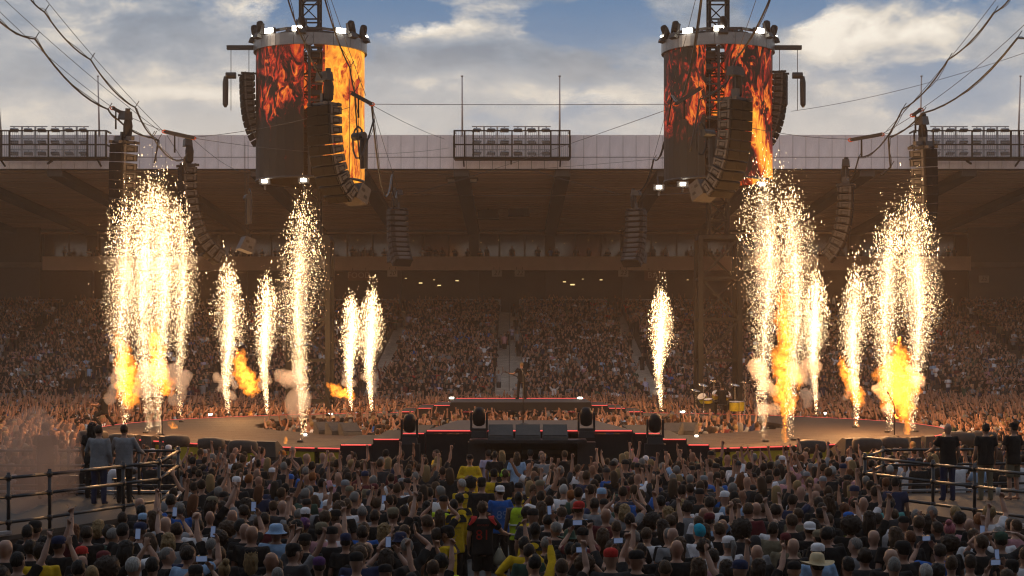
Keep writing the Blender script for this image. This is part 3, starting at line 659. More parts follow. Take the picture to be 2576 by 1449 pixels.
# ================================================================== ring stage
CX, CY, RO, RI, SZ = .3, 64.5, 16.0, 9.2, 1.6
st = empty('ring_stage', (CX, CY, 0), label='ring shaped concert stage with red edge lights and yellow fascia', cat='stage')
NS = 48
def pol(r, a, z): return (r*math.cos(a), r*math.sin(a), z)
def sector(r0, r1, a0, a1, z0, z1, n=2):
    V = []; 
    for z in (z0, z1):
        for r in (r0, r1):
            for j in range(n+1): V.append(pol(r, a0+(a1-a0)*j/n, z))
    k = n+1; f = []
    for j in range(n):
        f += [(2*k+j, 3*k+j, 3*k+j+1, 2*k+j+1), (j, j+1, k+j+1, k+j), (k+j, k+j+1, 3*k+j+1, 3*k+j), (j, 2*k+j, 2*k+j+1, j+1)]
    f += [(0, k, 3*k, 2*k), (n, 2*k+n, 3*k+n, k+n)]
    return MB().add(V, f)
def gap(a):            # bridges replace the ring in front and behind
    return abs(math.cos(a))*RO < 2.6
dk = 2*math.pi/NS
HD, HR = 2.1, 10.4            # the open pit lies a little behind the centre of the ring
def r_in(a): return HD*math.sin(a)+math.sqrt(HR*HR-(HD*math.cos(a))**2)
lm_ = sector(RO+.002, RO+.04, .004, dk-.004, SZ-.022, SZ+.008).mesh('edge_light')
fm = sector(RO-.09, RO-.02, .006, dk-.006, .75, SZ-.06).mesh('fascia_panel'); km = sector(RO-.30, RO-.2, 0, dk, 0, SZ-.12).mesh('skirt'); im = None
for k in range(NS):
    a = dk*k
    r0_ = r_in(a+dk/2); dm = sector(r0_, RO, .0012, dk-.0012, SZ-.12, SZ).mesh('deck_panel'); im = sector(r0_+.1, r0_+.2, 0, dk, 0, SZ-.12).mesh('skirt')
    for nm, me, mt in (('deck_panel', dm, M['deck']), ('edge_light', lm_, M['red_led']), ('fascia_panel', fm, M['yellow']), ('skirt', km, M['blackm']), ('skirt', im, M['blackm'])):
        if nm != 'deck_panel' and nm != 'skirt' and gap(a+dk/2): continue
        o = link(nm, me, st, mt); o.rotation_euler = (0, 0, a)
def riser(x0, x1, y0, y1, z, zb, parent, front=True, back=False):
    MB().box(((x0+x1)/2, (y0+y1)/2, (z+zb)/2), (x1-x0, y1-y0, z-zb)).build('riser', M['blackm'], parent)
    for yy, on_ in ((y0-.025, front), (y1+.025, back)):
        if on_: MB().box(((x0+x1)/2, yy, z-.012), (x1-x0-.06, .045, .028)).build('edge_light', M['red_led'], parent)
# ---- near bridge
nb = empty('near_bridge', (0, 48.1, 0), label='raised black bridge at the front of the ring stage above a tunnel', cat='stage bridge')
def poly(name, m, pts, z0, z1, par): return MB().prism(pts, z0, z1).build(name, m, par)
poly('deck', M['deckdark'], [(-2.47, 0), (3.48, 0), (2.74, 7.2), (-1.8, 7.2)], 2.1, 2.2, nb)
for a, b in ((-2.45, -.75), (-.72, .38), (.40, 1.98), (2.0, 3.45)): MB().box(((a+b)/2, -.03, 2.185), (b-a, .05, .03)).build('edge_light', M['red_led'], nb)
MB().box((-1.85, .12, 1.04), (1.25, .2, 2.08)).build('facade_panel', M['blackm'], nb); MB().box((2.72, .12, 1.04), (1.45, .2, 2.08)).build('facade_panel', M['blackm'], nb)
MB().box((-1.2, 3.5, 1.04), (.15, 6.8, 2.08)).build('tunnel_wall', M['blackm'], nb); MB().box((2.0, 3.5, 1.04), (.15, 6.8, 2.08)).build('tunnel_wall', M['blackm'], nb)
MB().box((.4, 6.9, 1.04), (3.2, .1, 2.08)).build('tunnel_end', M['blackm'], nb)
for a, b, z in ((-3.2, -2.5, 2.12), (-4.0, -3.22, 1.95), (-4.95, -4.02, 1.79)): riser(a, b, -.05, 5.5, z, 0 if z > 2 else .0, nb)
for a, b, z in ((3.52, 4.28, 2.12), (4.3, 5.03, 1.95), (5.05, 5.68, 1.79)): riser(a, b, -.05, 5.5, z, 0, nb)
# shelf with three wedges, plinths with moving lights
MB().box((.45, -.75, 1.93), (3.3, .95, .09)).box((-1.0, -.7, .95), (.5, .5, 1.9)).box((2.12, -.7, .95), (.5, .5, 1.9)).build('shelf', M['black'], nb)
wm = MB().add([(-.36, -.28, 0), (.36, -.28, 0), (.36, .28, 0), (-.36, .28, 0), (-.34, -.28, .42), (.34, -.28, .42), (.36, .26, .10), (-.36, .26, .10), (-.34, -.16, .44), (.34, -.16, .44)],
              [(0, 3, 2, 1), (0, 1, 5, 4), (4, 5, 9, 8), (8, 9, 6, 7), (2, 3, 7, 6), (1, 2, 6, 9, 5), (3, 0, 4, 8, 7)]).mesh('wedge_body')
wg = MB().add([(-.31, -.13, .43), (.31, -.13, .43), (.33, .22, .135), (-.33, .22, .135)], [(0, 3, 2, 1)]); 
wg = MB().add([(x, y+.012*q, z+.012*q) for q in (0, 1) for x, y, z in ((-.31, -.12, .42), (.31, -.12, .42), (.33, .23, .125), (-.33, .23, .125))], [(0, 1, 2, 3), (4, 7, 6, 5), (0, 4, 5, 1), (1, 5, 6, 2), (2, 6, 7, 3), (3, 7, 4, 0)]).mesh('grille')
M['bluescr'] = mat('lit_screen', (.03, .05, .08), .2, emit=(.25, .42, .7), estr=.35)
def wedge(loc, rz, lab, s=1.0, gm=None, group='floor monitors along the stage'):
    o = link('floor_monitor', wm, None, M['wedge']); o.location = loc; o.rotation_euler = (0, 0, rz); o.scale = (s,)*3; setp(o, lab, 'floor monitor', group)
    link('grille', wg, o, gm or M['wedge']); return o
for x, lab in ((-.32, 'left'), (.45, 'middle'), (1.22, 'right')): wedge((x, 47.35, 1.975), math.pi, '%s black floor monitor of the three on the front bridge' % lab, 1.0).scale = (1.0, 1.0, .95)
for px, lab in ((1205, 'large moving light left of the three bridge monitors'), (1475, 'large moving light right of the three bridge monitors')):
    moving_head((at(px, 1064, 47.3).x, 47.35, 2.62), 0, R(20), lab, 1.0, 'moving lights along the front bridge')
for px, lab in ((1030, 'large moving light on the left steps of the front bridge'), (1648, 'large moving light on the right steps of the front bridge')):
    moving_head((at(px, 1075, 47.6).x, 47.62, 2.42), 0, R(20), lab, 1.0, 'moving lights along the front bridge')
    MB().box((at(px, 1075, 47.6).x-nb.location.x, -.48, .92), (.6, .5, 1.83)).build('plinth', M['blackm'], nb)
# ---- far bridge
fb = empty('far_bridge', (0, 76, 0), label='raised bridge with red edge light at the back of the ring stage', cat='stage bridge')
MB().box((.4, 3.0, 2.14), (6.4, 6.0, .12)).build('deck', M['deckdark'], fb)
for a, b in ((-2.75, -1.2), (-1.18, .9), (.92, 2.2), (2.22, 3.55)): MB().box(((a+b)/2, 6.03, 2.2), (b-a, .05, .045)).build('edge_light', M['red_led'], fb)
MB().box((.4, -.04, 2.0), (6.4, .12, .36)).build('fascia', M['blackm'], fb)
for x in (-2.6, 3.3): MB().box((x, 3, 1.0), (.5, 5.8, 2.04)).build('tunnel_wall', M['blackm'], fb)
for a, b, z in ((-3.6, -2.82, 2.05), (-4.4, -3.62, 1.92), (-5.2, -4.42, 1.76)): riser(a, b, .4, 5.6, z, SZ-.3, fb, True, True)
for a, b, z in ((3.62, 4.4, 2.05), (4.42, 5.2, 1.92), (5.22, 6.0, 1.76)): riser(a, b, .4, 5.6, z, SZ-.3, fb, True, True)
sl = MB().box((0, 0, 0), (.20, .12, .06)).mesh('lamp'); sh_ = MB().box((0, .12, -.02), (.34, .12, .15)).box((0, .1, -.14), (.2, .2, .1)).mesh('floor_lamp')
def floor_lamp(px, py, Y, lab, m_=None, s=1.0):
    o = link('floor_lamp', sh_, None, M['black']); o.location = at(px, py, Y); o.scale = (s,)*3; setp(o, lab, 'stage lamp', 'small lit lamps on the stage floor'); link('lamp', sl, o, m_ or M['lampw'])
floor_lamp(1136, 1001, 81.5, 'small white lamp at the left end of the far bridge'); floor_lamp(1459, 1001, 81.5, 'small white lamp at the right end of the far bridge')
floor_lamp(1148, 1041, 79, 'small white lamp on the far ring left of the far bridge', s=.8); floor_lamp(1717, 1036, 79, 'small white lamp on the far ring near the drum kit')
floor_lamp(528, 1043, 76, 'small white lamp on the far ring behind the left sparks'); floor_lamp(768, 1093, 56.8, 'small orange lamp on the left inner stage edge', M['lampa'], .5); floor_lamp(1752, 1096, 56.2, 'small orange lamp on the right inner stage edge', M['lampa'], .5)
floor_lamp(2072, 1040, 76, 'small white lamp on the far ring behind the right sparks'); floor_lamp(832, 1041, 76, 'small white lamp on the far ring behind the tall left fountain', s=.8)
# ---- gear along the stage edge
def edge_pt(px, py): return on(px, py, SZ-.25)
def rz_to_stage(p): return math.atan2(CY-p.y, CX-p.x)-math.pi/2
shelf = MB().box((0, 0, -.45), (.8, .7, .9)).mesh('stand')
for i, (px, py, s, lab) in enumerate(((350, 1124, .95, 'first floor monitor of the trio on the left stage edge'), (386, 1127, .95, 'second floor monitor of the trio on the left stage edge'), (432, 1130, .95, 'third floor monitor of the trio on the left stage edge'),
        (575, 1141, 1.0, 'lone floor monitor beside the covered lights at left'), (682, 1147, 1.05, 'lone floor monitor in front of the tall left fountain'), (2130, 1142, 1.15, 'large lone floor monitor in front of the right fountains'),
        (2285, 1131, .95, 'first floor monitor of the trio on the right stage edge'), (2322, 1128, .95, 'second floor monitor of the trio on the right stage edge'), (2358, 1125, .9, 'third floor monitor of the trio on the right stage edge'))):
    p = edge_pt(px, py); d = Vector((CX-p.x, CY-p.y)).normalized(); w_ = wedge((p.x, p.y, p.z), rz_to_stage(p), lab, s)
    b_ = link('stand', shelf, w_, M['blackm'])
hoodm = MB()
hp = [(-.40, .10), (-.36, .19), (-.2, .23), (.12, .22), (.34, .18), (.40, .08)]
V = []; NR_ = 12
for (x, r_) in hp:
    for k in range(NR_):
        a = 2*math.pi*k/NR_; V.append((x, 1.0*r_*max(-.9, min(.9, 1.3*math.cos(a))), .95*r_*max(-.85, min(.9, 1.25*math.sin(a)))))
fs = [tuple(range(NR_-1, -1, -1)), tuple((len(hp)-1)*NR_+k for k in range(NR_))]
for i in range(len(hp)-1):
    for k in range(NR_): fs.append((i*NR_+k, i*NR_+(k+1) % NR_, (i+1)*NR_+(k+1) % NR_, (i+1)*NR_+k))
hoodm.add(V, fs); hoodm = hoodm.mesh('rain_hood', True); legm = MB().box((-.2, 0, -.42), (.26, .28, .5), taper=(.8, .8)).box((-.2, 0, -.85), (.4, .4, .45)).mesh('stem')
M['hood'] = mat('rain_hood', (.06, .045, .035), .6, var=.3, scale=6, bump=.5, bscale=9)
for px, py, s, rz, lab in ((445, 1110, 1.0, .2, 'covered light right of the left monitor trio'), (532, 1117, 1.0, -.1, 'covered light in front of the second left fountain'), (612, 1124, 1.05, .1, 'covered light left of the tall left fountain'),
        (2042, 1124, 1.05, .15, 'covered light in front of the tall right fountain'), (2182, 1119, 1.1, -.1, 'covered light right of the large lone right monitor'), (2248, 1117, 1.1, .1, 'covered light left of the right monitor trio'),
        (2412, 1106, 1.3, 0, 'covered light behind the bald man on the right platform'), (306, 1106, 1.0, .3, 'covered light left of the left monitor trio'), (235, 1100, 1.2, .4, 'covered light behind the man in grey on the left platform'), (2470, 1102, 1.2, 0, 'covered light at the far right end of the stage edge')):
    p = on(px, py, SZ+.12); o = link('covered_light', hoodm, None, M['hood']); o.location = p; o.rotation_euler = (0, 0, rz); o.scale = (s,)*3; setp(o, lab, 'stage light', 'covered lights along the stage edge'); link('stem', legm, o, M['blackm'])
for px, py, rz, gm, lab in ((818, 1091, .5, None, 'left monitor of the trio on the left inner stage edge'), (848, 1093, .6, 'b', 'blue lit middle monitor on the left inner stage edge'), (880, 1094, .5, None, 'right monitor of the trio on the left inner stage edge'),
        (1690, 1094, -.5, 'b', 'blue lit monitor on the right inner stage edge'), (1728, 1093, -.4, None, 'black monitor beside the blue lit one at right')):
    p = on(px, py, SZ); wedge((p.x, p.y, SZ), math.pi+rz, lab, .95, M['bluescr'] if gm else None)
# ---- mic stands
def mic(px, py, z, h, bend, lab):
    p = on(px, py, z); o = empty('microphone_stand', (p.x, p.y, z), label=lab, cat='microphone stand', group='microphone stands on the stage')
    MB().lathe((0, 0, 0), [(.17, 0), (.17, .025), (.03, .05)], 14).build('base', M['black'], o, True)
    MB().tube([(0, 0, .03), (0, 0, h*.66), (bend*.02, 0, h*.72), (bend*.17, 0, h*.93), (bend*.2, 0, h*.97)], [.018, .016, .016, .014, .014], 6).build('pole', M['black'], o, True)
    MB().tube([(bend*.2, 0, h*.955), (bend*.215, 0, h*.98), (bend*.23, 0, h*1.0), (bend*.235, 0, h*1.02)], [.02, .036, .036, .015], 8).build('microphone', M['black'], o, True)
mic(408, 1098, SZ, 1.52, 1, 'microphone stand among the left spark fountains'); mic(830, 1083, SZ, 1.5, -1, 'microphone stand behind the left inner stage edge'); mic(1316, 1068, 2.2, 1.6, 0, 'straight microphone stand on the front bridge')
mic(1712, 1092, SZ, 1.45, 1, 'microphone stand beside the blue lit right monitor'); mic(2250, 1098, SZ, 1.5, -1, 'microphone stand among the right spark fountains')
# ---- drum kit
dp = at(1812, 1040, 77); dp.z = SZ
dr = empty('drum_kit', dp, label='yellow drum kit with cymbals on the far right of the ring', cat='drum kit')
def drum(name, c, r_, h, ax, par=dr, col=(.62, .44, .01)):
    s_ = MB().cyl(c, r_, h, 18, axis=ax).build(name, M['plain'], par, False, col); a = Vector(ax).normalized()
    MB().cyl(Vector(c)+a*(h/2+.01), r_*.98, .02, 18, axis=ax).build('drum_head', M['plain'], s_, False, (.75, .72, .68)); MB().cyl(Vector(c)+a*(h/2-.01), r_*1.04, .04, 18, axis=ax).build('hoop', M['chrome'], s_); return s_
drum('floor_tom', (.62, -.25, .38), .24, .42, (0, -.05, 1)); drum('floor_tom', (.9, .25, .38), .24, .42, (0, 0, 1)); drum('rack_tom', (.30, .35, .85), .18, .28, (.3, -.75, .6)); drum('rack_tom', (-.15, .45, .88), .17, .26, (-.1, -.7, .7)); drum('snare_drum', (-.55, .05, .62), .19, .16, (-.1, -.2, 1))
drum('bass_drum', (-.35, .9, .36), .30, .5, (.1, 1, 0), col=(.03, .03, .03)); drum('bass_drum', (.45, .9, .36), .30, .5, (-.1, 1, 0), col=(.03, .03, .03)); drum('rack_tom', (-.75, .5, .72), .2, .3, (-.4, -.6, .7), col=(.45, .42, .03))
for x, y, z, t in ((-.75, .3, 1.35, .3), (-.2, .8, 1.5, -.2), (.75, .55, 1.35, .25), (1.15, .1, 1.45, -.15), (-1.1, .2, 1.1, .2)):
    c_ = MB().lathe((0, 0, 0), [(.24, 0), (.14, .02), (.05, .035), (.02, .05)], 16).build('cymbal', M['chrome'], dr, True); c_.location = (x, y, z); c_.rotation_euler = (t, .2, 0)
    MB().tube([(x, y, z), (x, y, .25), (x, y, 0)], .014, 5).tube([(x, y, .3), (x+.25, y, 0)], .012, 4).tube([(x, y, .3), (x-.2, y+.2, 0)], .012, 4).tube([(x, y, .3), (x-.1, y-.22, 0)], .012, 4).build('cymbal_stand', M['chrome'], dr)
MB().lathe((.05, -.32, .42), [(.18, 0), (.19, .06), (.15, .10)], 12).cyl((.05, -.32, .22), .03, .42, 6).build('stool', M['black'], dr, True)
# banner on the far fence
bn = empty('banner', at(1694, 1008, 106.8), label='white banner with drawn lines hung on the fence near the drum kit', cat='banner')
MB().box((0, -.1, 0), (1.5, .03, .75)).build('cloth_panel', M['plain'], bn, False, (.62, .60, .66)); MB().box((-1.15, -.1, 0), (.7, .03, .7)).build('cloth_panel', M['plain'], bn, False, (.06, .08, .25))
MB().bar((-.4, -.13, .15), (.35, -.13, .18), .05).bar((-.5, -.13, -.05), (-.1, -.13, .1), .03).bar((-.1, -.13, .1), (.5, -.13, -.1), .03).bar((-.5, -.13, -.15), (.5, -.13, -.2), .04).build('lettering', M['ink'], bn)
# ================================================================== railed viewing platforms
def platform(name, lab, poly_pts, front, back, z=1.0):
    r = empty(name, (poly_pts[0][0], poly_pts[0][1], 0), label=lab, cat='platform', group='railed viewing platforms in the crowd'); ox, oy = poly_pts[0]
    q = [(x-ox, y-oy) for x, y in poly_pts]
    MB().prism(q, z-.08, z).build('deck', M['pdeck'], r); cxp = sum(p[0] for p in q)/len(q); cyp = sum(p[1] for p in q)/len(q)
    MB().prism([(cxp+(x-cxp)*.992, cyp+(y-cyp)*.992) for x, y in q], 0, z-.085).build('skirt', M['blackm'], r)
    for line in (front, back):
        L_ = [Vector((x-ox, y-oy, z)) for x, y in line]
        for p in L_: MB().tube([p+Vector((0, 0, -.15)), p+Vector((0, 0, 1.16))], .036, 8).cyl(p+Vector((0, 0, .22)), .055, .1, 8).cyl(p+Vector((0, 0, .7)), .055, .1, 8).cyl(p+Vector((0, 0, 1.06)), .055, .1, 8).build('post', M['rail'], r, True)
        for h in (.22, .70, 1.06):
            for a, b in zip(L_[:-1], L_[1:]): MB().tube([a+Vector((0, 0, h)), b+Vector((0, 0, h))], .032, 8).build('rail', M['rail'], r, True)
    for a, b in zip(q[:-1], q[1:]): MB().bar((a[0], a[1], z+.07), (b[0], b[1], z+.07), .05, .14).build('kick_board', M['galv'], r)
    return r
platform('viewing_platform', 'railed viewing platform at left with two men in grey sweaters', [(-7.5, 36.0), (-8.0, 40.4), (-14, 40.4), (-14, 27), (-11.2, 28.0), (-9.4, 31.2)], [(-10.6, 29.4), (-9.5, 31.5), (-9.0, 32.5), (-8.1, 34.8), (-7.62, 36.05), (-8.05, 40.25)], [(-8.05, 40.3), (-9.0, 40.3), (-10.7, 40.3), (-12.4, 40.3), (-13.8, 40.3)])
platform('viewing_platform', 'railed viewing platform at right with three men in black shirts', [(7.9, 37.7), (8.9, 40.6), (14.5, 41.4), (14.5, 26), (11.7, 28.0), (9.9, 32.5)], [(11.2, 29.4), (10.3, 31.8), (9.42, 34.0), (8.9, 35.3), (7.98, 37.75)], [(7.98, 37.8), (9.0, 40.5), (10.6, 40.75), (12.2, 41.0), (14, 41.3)])
# things on the platforms
stm = MB().box((0, 0, .46), (.42, .36, .05)).tube([(-.18, -.15, 0), (.18, -.12, .45)], .016, 5).tube([(.18, -.15, 0), (-.18, -.12, .45)], .016, 5).tube([(-.18, .15, 0), (.18, .12, .45)], .016, 5).tube([(.18, .15, 0), (-.18, .12, .45)], .016, 5).mesh('folding_stool')
for i, (px, py) in enumerate(((120, 1250), (175, 1247), (240, 1252), (312, 1255))):
    p = on(px, py, 1.0); o = link('folding_stool', stm, None, M['black']); o.location = (p.x, p.y, 1.0); o.rotation_euler = (0, 0, .3*i); setp(o, ('leftmost folding stool on the left platform', 'second folding stool from the left on the left platform', 'folding stool beside the men in grey sweaters', 'folding stool nearest the corner of the left platform')[i], 'stool', 'folding stools on the left platform')
cv = MB(); V = []; n = 9
for j in range(n):
    for i in range(n): x = i/(n-1); y = j/(n-1); V.append((-1.3+2.6*x, -.6+1.2*y, 1.25+.18*math.sin(3*x)+.12*noise.noise((x*4, y*4, 0))-(.5 if i in (0, n-1) else 0)-(.55 if j in (0, n-1) else 0)))
cv.add(V, [(j*n+i, j*n+i+1, (j+1)*n+i+1, (j+1)*n+i) for j in range(n-1) for i in range(n-1)])
p = on(150, 1135, 1.0); o = empty('covered_console', (p.x, p.y, .0), label='equipment under a pale plastic sheet at the left edge of the crowd', cat='equipment')
cv.build('plastic_sheet', M['plain'], o, True, (.38, .34, .30)); MB().box((0, 0, .6), (2.2, .9, 1.2)).build('desk', M['blackm'], o)
# ================================================================== people
def tube_ring(V, Fc, pts, rad, n=10, ref=None):
    pts = [Vector(p) for p in pts]; K = len(pts); b = len(V); u = Vector(ref) if ref else None
    for i, p in enumerate(pts):
        t = (pts[min(i+1, K-1)]-pts[max(i-1, 0)]).normalized()
        if u is None: u = t.orthogonal().normalized()
        u = (u-t*u.dot(t)).normalized(); w = t.cross(u); r = rad[i]; ra, rb = r if isinstance(r, tuple) else (r, r)
        for k in range(n):
            a = 2*math.pi*k/n; V.append(p+u*ra*math.cos(a)+w*rb*math.sin(a))
    for i in range(K-1):
        for k in range(n): Fc.append((b+i*n+k, b+i*n+(k+1) % n, b+(i+1)*n+(k+1) % n, b+(i+1)*n+k))
    Fc.append(tuple(b+k for k in range(n-1, -1, -1))); Fc.append(tuple(b+(K-1)*n+k for k in range(n)))
def hand(V, Fc, w, d, nrm, gest, side):
    # wrist w, finger direction d, palm normal nrm; side = +1 right hand
    d = d.normalized(); nrm = (nrm-d*nrm.dot(d)).normalized(); u = d.cross(nrm)*side
    tube_ring(V, Fc, [w, w+d*.03, w+d*.085, w+d*.10], [(.026, .019), (.037, .017), (.041, .016), (.036, .014)], 8, u)
    ext = {'fist': (0, 0, 0, 0), 'horns': (1, 0, 0, 1), 'point': (1, 0, 0, 0), 'open': (1, 1, 1, 1), 'hold': (2, 2, 2, 2), 'relaxed': (2, 2, 2, 2)}[gest]
    for i, (o, ln) in enumerate(((.03, .072), (.010, .08), (-.011, .074), (-.031, .058))):
        b = w+d*.088+u*o; e = ext[i]
        if e == 1: sp = u*o*(1.1 if gest != 'horns' else 1.4); pts = [b, b+d*ln*.55+sp*.4, b+d*ln+sp+nrm*.006]
        elif e == 2: pts = [b, b+d*ln*.5+nrm*.015, b+d*ln*.75+nrm*.042]
        else: pts = [b, b+d*.022+nrm*.022, b-d*.004+nrm*.046]
        tube_ring(V, Fc, pts, [.0105, .0098, .0085], 6)
    tb = w+d*.03+u*.034
    pts = [tb, tb+u*.028+d*.03+nrm*.01, tb+u*.034+d*.062+nrm*.018] if gest in ('open', 'relaxed', 'hold') else [tb, tb+u*.016+d*.032+nrm*.02, tb-u*.02+d*.045+nrm*.045]
    tube_ring(V, Fc, pts, [.013, .0115, .0095], 6)
ARM = {  # elbow, wrist (for the right arm), finger direction, palm normal, gesture
 'down': ((.245, -.03, 1.14), (.25, .08, .90), (0, .25, -1), (-1, 0, 0), 'relaxed'),
 'fist': ((.31, .16, 1.58), (.27, .26, 1.86), (0, .1, 1), (-.2, -1, 0), 'fist'),
 'horns': ((.28, .12, 1.68), (.30, .24, 1.95), (.05, .1, 1), (0, -1, 0), 'horns'),
 'point': ((.26, .2, 1.64), (.25, .38, 1.88), (0, .25, 1), (-1, -.3, 0), 'point'),
 'phone': ((.27, .26, 1.44), (.09, .36, 1.68), (-.45, .05, 1), (-.6, -1, 0), 'hold'),
 'phone1': ((.24, .24, 1.52), (.14, .36, 1.80), (-.2, .05, 1), (-.5, -1, 0), 'hold'),
 'clap': ((.32, .14, 1.60), (.07, .22, 1.84), (-.1, .1, 1), (-1, 0, 0), 'open'),
 'fold': ((.29, .03, 1.18), (.06, .24, 1.20), (-1, .1, .1), (0, -1, 0), 'relaxed'),
 'hip': ((.44, -.08, 1.20), (.20, .06, 1.03), (-.6, .5, -.4), (0, 0, -1), 'relaxed'),
 'wide': ((.42, .08, 1.60), (.55, .14, 1.86), (.2, .1, 1), (0, -1, 0), 'open'),
 'head': ((.40, .06, 1.60), (.14, .0, 1.78), (-1, 0, .2), (0, 0, -1), 'open'),
 'rail': ((.31, .10, 1.17), (.36, .36, 1.08), (0, 1, -.2), (0, 0, -1), 'relaxed'),
 'fret': ((.36, .10, 1.20), (.52, .30, 1.22), (.3, .5, .8), (-.5, -.4, 0), 'hold'),
 'strum': ((.34, -.02, 1.16), (.12, .22, 1.04), (-.8, .3, -.5), (0, -1, 0), 'relaxed'),
 'drum': ((.33, .10, 1.16), (.34, .36, 1.26), (.1, 1, .2), (0, 0, -1), 'fist'),
 'hang': ((.40, .12, 1.14), (.50, .30, 1.08), (.4, .8, .1), (0, 0, 1), 'open'),
}
POSE = {'down': ('down', 'down'), 'rfist': ('fist', 'down'), 'lfist': ('down', 'fist'), 'horns2': ('horns', 'horns'), 'rhorns': ('horns', 'down'), 'lhorns': ('down', 'horns'), 'rpoint': ('point', 'fold'), 'lpoint': ('fold', 'point'),
        'phone2': ('phone', 'phone'), 'rphone': ('phone1', 'down'), 'clap': ('clap', 'clap'), 'fold': ('fold', 'fold'), 'hip': ('hip', 'hip'), 'wide': ('wide', 'wide'), 'head': ('head', 'head'), 'rail': ('rail', 'rail'), 'raill': ('down', 'rail'),
        'guitar': ('strum', 'fret'), 'drummer': ('drum', 'drum'), 'hang': ('hang', 'down')}
LEG = {'stand': (((.095, 0, .92), (.105, .02, .50), (.115, -.02, .09), (.13, .15, .035)), None),
       'wide': (((.10, 0, .90), (.30, .06, .52), (.46, -.02, .09), (.54, .11, .035)), ((-.10, 0, .90), (-.26, .08, .50), (-.38, -.04, .09), (-.42, .10, .035))),
       'apart': (((.10, 0, .91), (.15, .03, .50), (.20, -.02, .09), (.24, .14, .035)), None),
       'lunge': (((.11, 0, .60), (.40, .14, .43), (.62, -.02, .09), (.72, .10, .035)), ((-.11, 0, .60), (-.36, .22, .40), (-.42, -.12, .09), (-.45, .05, .035))),
       'sit': (((.11, 0, .60), (.22, .40, .56), (.24, .34, .09), (.26, .50, .035)), None)}
def arm_pts(spec, s):
    e, w, d, nr, g_ = ARM[spec]; S = Vector((.185, 0, 1.425)); E = S+(Vector(e)-S).normalized()*.29; Wr = E+(Vector(w)-Vector(e)).normalized()*.255
    f = lambda v: Vector((v[0]*s, v[1], v[2]))
    return f(S), f(E), f(Wr), f(d), f(nr), g_
